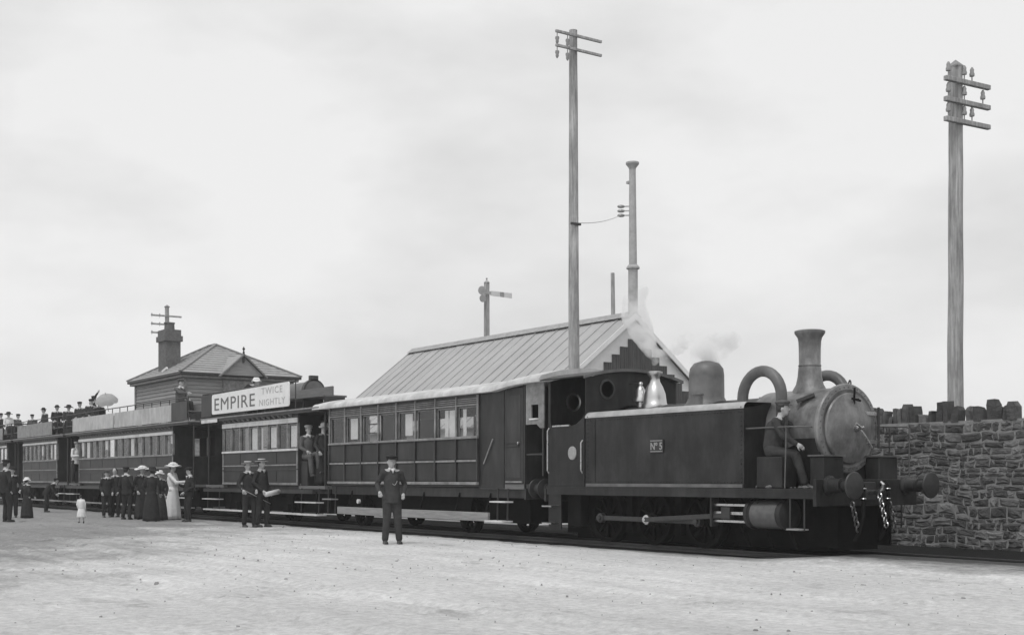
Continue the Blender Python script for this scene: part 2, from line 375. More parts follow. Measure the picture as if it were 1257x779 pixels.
def make_pebbles():
    rg = random.Random(11); mb = MB()
    for i in range(1500):
        x = rg.uniform(-50, -2); y = rg.uniform(2.5, 14.0); r = rg.choice((0.005, 0.007, 0.007, 0.01, 0.015)) * rg.uniform(0.7, 1.5)
        if y > 13.3: r *= 1.3
        a = rg.uniform(0, 6.3); vs = []
        for k in range(5): vs.append((x + r * rg.uniform(0.7, 1.3) * math.cos(a + k * 1.257), y + r * rg.uniform(0.7, 1.3) * math.sin(a + k * 1.257), -0.01))
        for k in range(5): vs.append((x + r * 0.6 * math.cos(a + k * 1.257), y + r * 0.6 * math.sin(a + k * 1.257), r * rg.uniform(0.5, 0.9)))
        mb.add(vs, [(0, 1, 6, 5), (1, 2, 7, 6), (2, 3, 8, 7), (3, 4, 9, 8), (4, 0, 5, 9), (5, 6, 7, 8, 9)])
    for i in range(46):      # a few larger clods and kicked up turves
        x = rg.uniform(-34, -6); y = rg.uniform(4.0, 12.5); r = rg.uniform(0.012, 0.032); a = rg.uniform(0, 6.3)
        rr = [rg.uniform(0.6, 1.3) for k in range(7)]
        vs = [(x + 1.8 * r * q * math.cos(a + k * .9), y + r * q * math.sin(a + k * .9), -0.02) for k, q in enumerate(rr)] + [(x + 1.1 * r * q * math.cos(a + k * .9), y + r * .6 * q * math.sin(a + k * .9), r * rg.uniform(.25, .5)) for k, q in enumerate(rr)]
        mb.add(vs, [(k, (k + 1) % 7, (k + 1) % 7 + 7, k + 7) for k in range(7)] + [tuple(range(7, 14))])
    tag(mb.build('loose_stones', 'pebble'), 'small loose stones scattered over the dirt yard', 'stones', kind='stuff')
make_pebbles()

# ------------------------------------------------------------------ rubble wall
def stone_mesh(rg, w_, h_, d_, proud):
    """irregular block, face towards -Y; origin at lower left of the front plane"""
    j = lambda a: rg.uniform(-a, a)
    bx = 0.018
    c = [(0, 0), (w_ * 0.5, j(0.012)), (w_, 0), (w_ + j(0.01), h_ * 0.5), (w_, h_), (w_ * 0.5, h_ + j(0.012)), (0, h_), (j(0.01), h_ * 0.5)]
    c = [(a + j(0.02), b + j(0.018)) for a, b in c]
    mx_, mz_ = w_ / 2, h_ / 2
    back = [(a, d_, b) for a, b in c]; mid = [(a, 0.0, b) for a, b in c]
    front = [(mx_ + (a - mx_) * (1 - 2.4 * bx / w_), -proud + j(0.008), mz_ + (b - mz_) * (1 - 2.4 * bx / h_)) for a, b in c]
    vs = back + mid + front + [(mx_ + (a - mx_) * 0.55 + j(w_ * .08), -proud - 0.006 + j(0.012), mz_ + (c2 - mz_) * 0.55 + j(h_ * .08)) for a, c2 in c]
    fs = [tuple(range(24, 32))]
    for k in range(8):
        q = (k + 1) % 8; fs += [(k, q, q + 8, k + 8), (k + 8, q + 8, q + 16, k + 16), (k + 16, q + 16, q + 24, k + 24)]
    return vs, fs
def make_wall():
    rg = random.Random(21); Y = 19.0
    X0, X1 = -21.5, 12.0
    w0 = thing('boundary_wall', (-14, Y, 0), 'tall rubble stone wall with upright coping stones behind the engine', 'wall')
    MB().box(X0, X1, Y + 0.0, Y + 0.45, -0.1, 2.22).build('mortar_core', 'mortar', w0)
    rest = {i: MB() for i in range(4)}
    z = 0.0; row = 0; nparts = 0
    while z < 2.2:
        h_ = min(rg.choice((0.08, 0.10, 0.13, 0.15, 0.18)) * rg.uniform(0.9, 1.1), 2.24 - z)
        if h_ < 0.06: break
        x = X0 + rg.uniform(0, 0.1)
        while x < X1:
            w_ = min(rg.choice((0.11, 0.16, 0.21, 0.27, 0.34)) * rg.uniform(0.8, 1.2), X1 - x)
            if w_ < 0.08: break
            i = rg.choice((0, 0, 1, 1, 1, 2, 2, 3))
            split = h_ > 0.15 and rg.random() < 0.2
            subs = [(0, h_ * 0.5 - 0.008), (h_ * 0.5 + 0.008, h_ * 0.5 - 0.016)] if split else [(0, h_ - 0.018)]
            for dz, hh in subs:
                vs, fs = stone_mesh(rg, w_ - 0.02, hh, 0.12, rg.uniform(0.002, 0.02))
                vs = [(a + x, b + Y, c + z + dz + (0.028 * math.sin(2.1 * (a + x) + z) + 0.018 * math.sin(5.3 * (a + x) + 2 * z)) * (1 if z + h_ < 2.15 and z > 0.05 else 0.3)) for a, b, c in vs]
                if -16.1 < x < -12.3 and nparts < 298:
                    mb = MB(); mb.add(vs, fs); mb.build('stone', 'stone%d' % i, w0); nparts += 1
                else: rest[i].add(vs, fs)
            x += w_
        z += h_; row += 1
    for i in range(4): rest[i].build('outer_stonework', 'stone%d' % i, w0, kind='stuff')
    # bed course under the coping, then upright stones
    MB().box(X0, X1, Y + 0.02, Y + 0.44, 2.222, 2.265).build('coping_bed', 'mortar', w0)
    x = X0
    while x < X1 - 0.2:
        w_ = rg.choice((0.06, 0.08, 0.11, 0.15)) * rg.uniform(0.85, 1.2); h_ = rg.choice((0.17, 0.24, 0.29, 0.33)) * rg.uniform(0.85, 1.15)
        if rg.random() < 0.16: x += rg.uniform(0.05, 0.1)
        l = rg.uniform(-0.03, 0.03); t = rg.uniform(0.5, 0.95)
        mb = MB(); y0 = Y + rg.uniform(-0.02, 0.08); y1 = y0 + rg.uniform(0.16, 0.26); j = lambda: rg.uniform(-0.015, 0.015)
        z0 = 2.25
        b = [(x, y0), (x + w_, y0 + j()), (x + w_, y1), (x, y1)]
        m_ = [(a + l * 0.6 + j(), c + j()) for a, c in b]
        tp = [(x + w_ / 2 + (a - x - w_ / 2) * t + l + j(), (y0 + y1) / 2 + (c - (y0 + y1) / 2) * (0.75 + 0.2 * t)) for a, c in b]
        vs = [(a, c, z0) for a, c in b] + [(a, c, z0 + h_ * 0.72 + j()) for a, c in m_] + [(a, c, z0 + h_ + j()) for a, c in tp]
        mb.add(vs, [(0, 1, 5, 4), (1, 2, 6, 5), (2, 3, 7, 6), (3, 0, 4, 7), (4, 5, 9, 8), (5, 6, 10, 9), (6, 7, 11, 10), (7, 4, 8, 11), (8, 9, 10, 11), (3, 2, 1, 0)])
        mb.build('coping_stone', 'stone%d' % rg.choice((0, 0, 1, 1, 2)), w0)
        x += w_ + rg.choice((0.01, 0.02, 0.04, 0.07))
make_wall()

# ------------------------------------------------------------------ poles
def insulator(x, y, z, parent, down=False):
    s_ = -1 if down else 1
    MB().lathe([(0.012, 0), (0.012, 0.10 * s_), (0.045, 0.10 * s_), (0.05, 0.14 * s_), (0.035, 0.18 * s_), (0.04, 0.22 * s_), (0.015, 0.27 * s_), (0.0, 0.275 * s_)], (x, y, z), seg=10).build('insulator', 'insulator', parent, smooth=True)
def wobble_pole(x, y, h, r0, r1, rg, lean=(0, 0)):
    return MB().tube([(x + lean[0] * t + rg.uniform(-.008, .008), y + lean[1] * t + rg.uniform(-.008, .008), -0.2 + (h + 0.2) * t) for t in [i / 14 for i in range(15)]], [r0 + (r1 - r0) * i / 14 for i in range(15)], 18)
rp = random.Random(4)
# right pole, behind the wall
px_ = XA(1173, 20.1); H = ZA(1173, 84, 20.1)
p = thing('telegraph_pole', (px_, 20.1, 0), 'telegraph pole with three crossarms and pointed cap standing behind stone wall', 'pole')
wobble_pole(px_, 20.1, H, 0.155, 0.125, rp).build('pole', 'pole_wood', p, smooth=True)
MB().lathe([(0.17, 0), (0.17, 0.03), (0.0, 0.16)], (px_, 20.1, H), seg=4).build('pole_cap', 'lead', p)
for k, (ya, ins) in enumerate(((103, (-0.42, 0.06, 0.30)), (128, (-0.42, 0.06, 0.72)), (152, (-0.42, 0.06, 0.30)))):
    zz = ZA(1173, ya, 20.1); y0, y1 = 20.1 - 0.36, 20.1 + 0.86
    yy = 20.1; xx = px_ + 0.17
    xx = px_ + 0.15; ar = MB().bar((xx - 0.03, yy - 0.47, zz), (xx + 0.05, yy + 0.74, zz), 0.085, 0.09).build('crossarm', 'pole_wood', p, bevel=0.012)
    for dy in ins:
        dy = {-0.42: -0.38, 0.06: 0.05, 0.30: 0.26, 0.72: 0.56}[dy]; insulator(xx + 0.066 * dy, yy + dy, zz + 0.04, p)
# left pole, behind the carriage
px_ = XA(705, 17.9); H = ZA(705, 37, 17.9)
p = thing('telegraph_pole', (px_, 17.9, 0), 'very tall telegraph pole with two thin crossarms rising in front of shed roof', 'pole')
wobble_pole(px_, 17.9, H, 0.15, 0.095, rp, (-0.04, 0)).build('pole', 'pole_wood', p, smooth=True)
for ya in (47, 64):
    zz = ZA(703, ya, 17.9)
    MB().bar((px_ + 0.11, 17.9 - 0.62, zz), (px_ + 0.11, 17.9 + 0.72, zz), 0.06, 0.06).build('crossarm', 'pole_wood', p, bevel=0.008)
    for dy in (-0.58, -0.28): insulator(px_ + 0.11, 17.9 + dy, zz - 0.03, p, True)
zz = ZA(705, 276, 17.9); LPX = px_
MB().bar((px_ + 0.11, 17.72, zz), (px_ + 0.11, 18.0, zz), 0.05, 0.05).build('bracket', 'iron', p)
# iron pole beyond the shed
IX, IY = XA(777, 28), 28; H = ZA(777, 201, 28); zf = ZA(777, 331, 28)
p = thing('iron_pole', (IX, IY, 0), 'slim iron standard with collar and flared cap rising beyond shed ridge', 'pole')
MB().tube([(IX + 0.03, IY, -0.1), (IX, IY, zf)], [0.17, 0.165], 18).build('lower_shaft', 'iron_pole', p, smooth=True)
MB().lathe([(0.165, 0), (0.23, 0.03), (0.23, 0.08), (0.17, 0.16)], (IX, IY, zf), seg=20).build('collar', 'iron_pole', p, smooth=True)
MB().tube([(IX, IY, zf + 0.1), (IX - 0.03, IY, H - 0.15)], [0.14, 0.115], 18).build('upper_shaft', 'iron_pole', p, smooth=True)
MB().lathe([(0.115, 0), (0.13, 0.06), (0.23, 0.19), (0.23, 0.25), (0.0, 0.27)], (IX - 0.03, IY, H - 0.2), seg=20).build('cap', 'iron_pole', p, smooth=True)
WZ = []
for ya in (253, 258.5, 264):
    zz = ZA(777, ya, IY); WZ.append(zz)
    b_ = MB().bar((IX - 0.1, IY - 0.08, zz), (IX - 0.34, IY - 0.36, zz), 0.035, 0.035).build('bracket_arm', 'iron_pole', p)
    MB().lathe([(0.02, -0.13), (0.05, -0.08), (0.06, 0.0), (0.05, 0.08), (0.02, 0.13)], (IX - 0.28, IY - 0.30, zz), axis=(0.56, 0.83, 0), seg=10).build('insulator', 'insulator', p, smooth=True)
MB().box(IX - 0.2, IX - 0.08, IY - 0.14, IY - 0.02, ZA(777, 225, IY), ZA(777, 222, IY)).build('clamp', 'iron_pole', p)
# leaning stick beyond the shed
sx, sy = XA(752, 29), 29
s_ = MB().tube([(sx + 0.25, sy, -0.1), (sx + 0.06, sy, 6), (sx, sy, ZA(752, 335, 29))], [0.085, 0.08, 0.07], 10).build('leaning_post', 'pole_wood', smooth=True)
tag(s_, 'short thin leaning post poking up beside the iron standard', 'post')
# far pole behind the signal box
tx, ty = XA(205, 27), 27; H = ZA(205, 377, 27)
p = thing('telegraph_pole', (tx, ty, 0), 'distant telegraph pole with three crossarms seen above brick chimney', 'pole')
wobble_pole(tx, ty, H, 0.17, 0.13, rp).build('pole', 'pole_wood', p, smooth=True)
MB().lathe([(0.19, 0), (0.19, 0.04), (0.0, 0.16)], (tx, ty, H), seg=6).build('pole_cap', 'lead', p)
for ya, e in ((388, 0.9), (398.5, 0.4), (409, 0.3)):
    zz = ZA(205, ya, ty); MB().bar((tx + .1, ty - 1.05, zz), (tx + .1, ty + e, zz), 0.09, 0.1).build('crossarm', 'pole_wood', p)
    for dy in (-1.0, -0.5): insulator(tx + .1, ty + dy, zz - 0.14, p)
# wires
def wire(a, b, sag, label):
    a = Vector(a); b = Vector(b); n = 16
    pts = [a.lerp(b, i / n) + Vector((0, 0, -sag * 4 * (i / n) * (1 - i / n))) for i in range(n + 1)]
    tag(MB().tube(pts, 0.009, 6).build('telegraph_wire', 'iron_pole'), label, 'wire', 'wires strung between the poles')
wire((IX - 0.3, IY - 0.33, WZ[2]), (LPX + 0.11, 17.74, ZA(705, 276, 17.9) + 0.02), 0.10, 'lower telegraph wire from iron standard to tall pole')
# railway signal
gx, gy = XA(597.5, 30), 30
p = thing('railway_signal', (gx, gy, 0), 'semaphore railway signal with its banded arm level above shed ridge', 'signal')
MB().tube([(gx, gy, -0.1), (gx, gy, ZA(597, 347, 30))], [0.16, 0.12], 4).build('post', 'pole_wood', p)
za = ZA(597, 360, 30)
am = MB(); am.add([], [])
for u0, u1, mt in ((0.10, 0.58, 'signal_white'), (0.58, 0.80, 'signal_red'), (0.80, 1.22, 'signal_white')):
    MB().prism([(gy + u0, za - 0.10 - .02 * u0), (gy + u1, za - 0.11 - .02 * u1), (gy + u1, za + 0.11 - .02 * u1), (gy + u0, za + 0.10 - .02 * u0)], gx + 0.13, gx + 0.16).build('arm_blade', mt, p)
MB().lathe([(0.19, 0), (0.19, 0.04)], (gx + 0.13, gy - 0.34, za + 0.08), axis=(1, 0, 0), seg=20).build('spectacle', 'iron_pole', p)
MB().lathe([(0.16, 0), (0.16, 0.04)], (gx + 0.13, gy - 0.30, za - 0.26), axis=(1, 0, 0), seg=20).build('spectacle', 'signal_red', p)
MB().bar((gx + 0.15, gy - 0.2, za), (gx + 0.15, gy + 0.12, za), 0.03, 0.12).build('pivot', 'iron_pole', p)
MB().lathe([(0.13, 0), (0.1, 0.05), (0.02, 0.12), (0.05, 0.18), (0, 0.24)], (gx, gy, ZA(597, 347, 30)), seg=8).build('finial', 'iron_pole', p)

# ------------------------------------------------------------------ big shed
def make_shed():
    X1, X0 = -27.75, -39.9; YR = 23.0; ZR = 5.9; pitch = math.tan(R(38.5)); hw = 4.0
    ze = ZR - hw * pitch
    s = thing('train_shed', (-34, YR, 0), 'long shed with pale strip-laid gable roof behind the carriage', 'shed')
    for sg in (-1, 1):
        MB().box(X0 + 0.15, X1 - 0.15, YR + sg * (hw - 0.3) - 0.05, YR + sg * (hw - 0.3) + 0.06, -0.05, ze + 0.12).build('side_wall', 'shed_white', s)  # hidden side wall, whitened so the carriage windows look bright
    for xx in (X0 + 0.15, X1 + 0.08):
        MB().prism([(YR - hw + 0.36, 0), (YR + hw - 0.36, 0), (YR + hw - 0.36, ze + 0.2), (YR, ZR - 0.1), (YR - hw + 0.36, ze + 0.2)], xx, xx + 0.05).build('gable_wall', 'shed_board' if xx < -30 else 'shed_white', s)  # white of the engine-end gable is blown steam put into the colour
    # roof strips with rolls between them
    n = 22; st = (X1 - X0 + 0.5) / n; rg = random.Random(8)
    for sg in (-1, 1):
        for i in range(n):
            xa = X0 - 0.25 + i * st; dz = rg.uniform(-0.012, 0.012)
            a = [(xa + 0.01, YR, ZR + dz), (xa + st - 0.01, YR, ZR + dz), (xa + st - 0.01, YR + sg * hw, ze + dz), (xa + 0.01, YR + sg * hw, ze + dz)]
            mb = MB(); mb.add(a + [(x, y, z - 0.05) for x, y, z in a], [(0, 1, 2, 3), (7, 6, 5, 4), (0, 4, 5, 1), (1, 5, 6, 2), (2, 6, 7, 3), (3, 7, 4, 0)])
            mb.build('roof_strip', 'shed_roof', s)
        for i in range(n + 1):
            xa = X0 - 0.25 + i * st
            MB().bar((xa, YR, ZR + 0.012), (xa, YR + sg * hw, ze + 0.012), 0.03, 0.03).build('roof_roll', 'shed_roof', s)
    MB().prism([(YR - 0.22, ZR - 0.09), (YR, ZR + 0.09), (YR + 0.22, ZR - 0.09), (YR, ZR + 0.05)], X0 - 0.27, X1 + 0.27).build('ridge_cap', 'shed_batten', s)
    for sg in (-1, 1):     # bargeboards at the engine end, whitened as if wrapped in steam
        MB().prism([(YR, ZR + 0.02), (YR + sg * (hw + 0.02), ze + 0.02), (YR + sg * (hw + 0.02), ze - 0.12), (YR, ZR - 0.15)], X1 + 0.262, X1 + 0.29).build('bargeboard', 'shed_white', s)
    # upright boards with stepped tops, proud of the steam-white gable
    wb = 0.29; half = 8
    for i in range(-half, half + 1):
        yc = YR + 0.25 + i * wb; top = ZR - 0.60 - abs(yc - YR - 0.1) * pitch * 1.0
        if top < 1.0: continue
        b = MB(); b.box(X1 + 0.135, X1 + 0.165, yc - wb / 2 + 0.006, yc + wb / 2 - 0.006, 0, top)
        for q in (-0.07, 0.02, 0.1): b.box(X1 + 0.165, X1 + 0.178, yc + q - 0.018, yc + q + 0.018, 0, top - 0.005)
        b.build('gable_board', 'shed_board', s)
    # props at the far corner
    MB().bar((X0 + 0.3, YR - hw - 0.9, 0), (X0 + 0.3, YR - hw - 0.9, ze + 0.35), 0.12, 0.12).build('corner_post', 'pole_wood', s)
make_shed()

# ------------------------------------------------------------------ signal box with hipped roof
def make_signal_box():
    x1, x0, y0, y1 = -53.3, -59.9, 19.2, 24.2; ze = 5.8; ov = 0.35
    zt = 7.45; xm = (x0 + x1) / 2; ym = (y0 + y1) / 2
    s = thing('signal_box', (xm, ym, 0), 'weatherboarded signal box with hipped slate roof and brick chimney', 'building')
    MB().box(x0, x1, y0, y1, 0, ze).build('wall', 'weatherboard', s)
    wb = MB()
    for k in range(36):
        z = 0.05 + k * 0.16
        if z > ze - 0.1: break
        for a in ((x0, x1, y0 - 0.05, y0 - 0.003),): wb.prism([(a[2] + 0.0, z), (a[3], z), (a[3], z + 0.155), (a[3] - 0.012, z + 0.155)], a[0], a[1])
        wb.prism([(x1 + 0.05, z), (x1 + 0.003, z), (x1 + 0.003, z + 0.155), (x1 + 0.015, z + 0.155)], y0, y1, 'XZ')
    wb.build('weatherboarding', 'weatherboard', s, kind='stuff')
    for cx, cy in ((x1, y0), (x1, y1), (x0, y0)): MB().box(cx - 0.08, cx + 0.08, cy - 0.08, cy + 0.08, 0, ze).build('corner_board', 'carriage_trim', s)
    ex0, ex1, ey0, ey1 = x0 - ov, x1 + ov, y0 - ov, y1 + ov
    MB().box(ex0 + .1, ex1 - .1, ey0 + .1, ey1 - .1, ze - 0.16, ze - 0.06).build('soffit', 'carriage_trim', s)
    MB().box(ex0, ex1, ey0, ey1, ze - 0.055, ze + 0.06).build('gutter', 'iron', s, bevel=0.02)
    ra, rb = (xm - 0.45, ym, zt), (xm + 0.45, ym, zt)
    cs = [(ex0, ey0, ze + 0.065), (ex1, ey0, ze + 0.065), (ex1, ey1, ze + 0.065), (ex0, ey1, ze + 0.065)]
    roof = MB(); roof.add(cs + [ra, rb], [(0, 1, 5, 4), (1, 2, 5), (2, 3, 4, 5), (3, 0, 4), (3, 2, 1, 0)]); ro = roof.build('roof', 'slate', s)
    for a, b in ((cs[0], ra), (cs[1], rb), (cs[2], rb), (cs[3], ra), (ra, rb)):
        MB().bar(Vector(a) + Vector((0, 0, .03)), Vector(b) + Vector((0, 0, .03)), 0.14, 0.06).build('hip_roll', 'lead', s)
    # slate courses: lapped edges on the two visible slopes
    cr_ = MB()
    for t in [i / 13 for i in range(1, 13)]:
        def lp(a, b): return Vector(a).lerp(Vector(b), t) + Vector((0, 0, 0.012))
        cr_.bar(lp(cs[0], ra), lp(cs[1], rb), 0.03, 0.025); cr_.bar(lp(cs[1], rb), lp(cs[2], rb), 0.03, 0.025)
    cr_.build('slate_course', 'slate', s, kind='stuff')
    # gablet over the window on the engine side
    gy0 = y0 + 2.0; gw = 0.95; gz = ze + 0.0
    gy_ = ym + 0.0
    gx = ex1 + 0.10
    MB().prism([(gy_ - gw, gz), (gy_ + gw, gz), (gy_, gz + 0.85)], xm + 0.6, gx).build('gablet', 'weatherboard', s)
    for sg in (-1, 1):
        MB().bar((gx + 0.03, gy_ + sg * (gw + 0.15), gz - 0.06), (gx + 0.03, gy_, gz + 0.93), 0.06, 0.16, up=(1, 0, 0)).build('bargeboard', 'lead', s)
        q = [(xm + 0.6, gy_, gz + 0.93), (gx + 0.1, gy_, gz + 0.93), (gx + 0.1, gy_ + sg * (gw + 0.15), gz - 0.04), (xm + 0.6, gy_ + sg * (gw + 0.15), gz - 0.04)]
        mb = MB(); mb.add(q + [(a, b, c - 0.05) for a, b, c in q], [(0, 1, 2, 3), (7, 6, 5, 4), (0, 4, 5, 1), (1, 5, 6, 2), (2, 6, 7, 3), (3, 7, 4, 0)]); mb.build('gablet_roof', 'slate', s)
    MB().lathe([(0.05, -0.35), (0.05, 0.12), (0.02, 0.16), (0.07, 0.25), (0.0, 0.36)], (gx + 0.03, gy_, gz + 0.93), seg=8).build('finial', 'iron', s)
    MB().box(x1 + 0.055, x1 + 0.12, gy_ - 0.8, gy_ + 0.8, ze - 0.75, ze - 0.2).build('panel', 'carriage_trim', s)
    wi = MB().box(x1 + 0.055, x1 + 0.11, gy_ - 0.8, gy_ + 0.8, 4.0, ze - 0.76).build('window', 'interior', s)
    for k in range(3):
        MB().box(x1 + 0.112, x1 + 0.12, gy_ - 0.76 + k * 0.52, gy_ - 0.3 + k * 0.52, 4.05, ze - 0.8).build('pane', 'glass', wi)
    # brick chimney
    cx, cy = XA(208, 19.75), 19.75; zt2 = ZA(208, 405, 19.75)
    ch = MB().box(cx - 0.5, cx + 0.5, cy - 0.35, cy + 0.35, ze - 0.2, zt2 - 0.55).build('chimney', 'brick', s)
    MB().box(cx - 0.58, cx + 0.58, cy - 0.43, cy + 0.43, zt2 - 0.55, zt2 - 0.30).build('corbel', 'brick', ch)
    MB().box(cx - 0.52, cx + 0.52, cy - 0.37, cy + 0.37, zt2 - 0.30, zt2 - 0.02).build('cap_course', 'brick', ch)
    MB().lathe([(0.24, 0), (0.22, 0.3), (0.25, 0.31), (0.25, 0.36), (0.18, 0.37), (0.16, 0.1)], (cx, cy, zt2 - 0.02), seg=18).build('chimney_pot', 'brick', ch, smooth=True)
    MB().bar((cx + 0.5, cy - 0.5, ze + 0.3), (cx + 0.9, cy - 0.42, ze + 0.45), 0.08, 0.1).build('flashing', 'white_trim', ch)
make_signal_box()

# ------------------------------------------------------------------ low building with a tank on its roof
def make_tank_house():
    x0, x1, y0, y1 = -46.0, -41.0, 18.6, 20.6
    s = thing('tank_house', (-43.5, 19.6, 0), 'low flat-roofed timber building with moulded cornice behind the open carriage end', 'building')
    zc = ZA(415, 490, 19.6)
    MB().box(x0, x1, y0, y1, 0, zc - 0.32).build('wall', 'weatherboard', s)
    MB().box(x0 - .05, x1 + .05, y0 - .05, y1 + .05, zc - 0.319, zc - 0.2).build('frieze', 'carriage_trim', s)
    MB().box(x0 - .16, x1 + .16, y0 - .16, y1 + .16, zc - 0.199, zc - 0.1).build('cornice', 'carriage_dark', s)
    MB().box(x0 - .24, x1 + .24, y0 - .24, y1 + .24, zc - 0.099, zc).build('roof', 'carriage_trim', s)
    t = thing('water_tank', (-42.6, 19.6, zc), 'grey cylindrical water tank lying on the flat roof', 'tank')
    MB().lathe([(0.0, 0), (0.34, 0.02), (0.36, 0.06), (0.36, 2.7), (0.0, 2.74)], (-43.9, 19.6, zc + 0.40), axis=(1, 0, 0), seg=28).build('barrel', 'engine_grey', t, smooth=True)
    MB().lathe([(0.42, 0), (0.42, 0.2)], (-41.4, 19.6, zc + 0.40), axis=(1, 0, 0), seg=28).build('end_ring', 'iron', t)
    for xx in (-43.4, -41.9): MB().box(xx - .08, xx + .08, 19.3, 19.9, zc + 0.002, zc + 0.2).build('cradle', 'carriage_dark', t)
    MB().box(-41.38, -41.2, 19.45, 19.75, zc + 0.75, zc + 0.95).build('vent', 'iron', t)
make_tank_house()

# ================================================================== ENGINE
def arch(y0, y1, ze, zc, n=16):
    """points of a shallow arched top from y0 to y1"""
    return [(y0 + (y1 - y0) * i / n, ze + (zc - ze) * (1 - (2 * i / n - 1) ** 2)) for i in range(n + 1)]
def wheel(x, y, z, r, parent, sgn, spokes=10, name='driving_wheel', mt='frame_black'):
    """outer face towards sgn*Y"""
    t = 0.11
    m = MB(); ax = (0, sgn, 0)
    rim = [(r * 0.83, -t / 2), (r * 0.83, t / 2), (r, t / 2), (r, -t / 2 - 0.01), (r + 0.028, -t / 2 - 0.015), (r + 0.028, -t / 2 - 0.04), (r * 0.83, -t / 2 - 0.04), (r * 0.83, -t / 2)]
    m.lathe(rim, (x, y, z), ax, seg=36)
    m.f = [f for f in m.f if len(f) == 4]; m.mi = [0] * len(m.f)
    for k in range(spokes):
        a = 2 * math.pi * k / spokes + 0.2
        m.bar((x + r * 0.15 * math.cos(a), y, z + r * 0.15 * math.sin(a)), (x + r * 0.86 * math.cos(a), y, z + r * 0.86 * math.sin(a)), 0.04, 0.055, up=(0, 1, 0))
    w_ = m.build(name, mt, parent, smooth=True)
    MB().lathe([(r * 0.24, -0.08), (r * 0.24, 0.07), (r * 0.13, 0.09), (r * 0.13, 0.12), (0, 0.125)], (x, y, z), ax, seg=18).build('hub', mt, w_, smooth=True)
    return w_
def buffer(x, y, z, d, parent, mt='engine_black', L=0.48):
    """d=+1 points to +X, from the beam face"""
    m = MB().lathe([(0.145, 0), (0.145, 0.03), (0.11, 0.06), (0.095, 0.20), (0.105, 0.21), (0.105, 0.26), (0.085, 0.265), (0.07, 0.27), (0.07, L - 0.02)], (x, y, z), (d, 0, 0), seg=24)
    b = m.build('buffer', mt, parent, smooth=True)
    MB().lathe([(0.06, L - 0.05), (0.12, L - 0.035), (0.195, L - 0.02), (0.2, L - 0.005), (0.19, L + 0.01), (0.1, L + 0.03), (0, L + 0.035)], (x, y, z), (d, 0, 0), seg=32).build('buffer_head', 'iron', b, smooth=True)
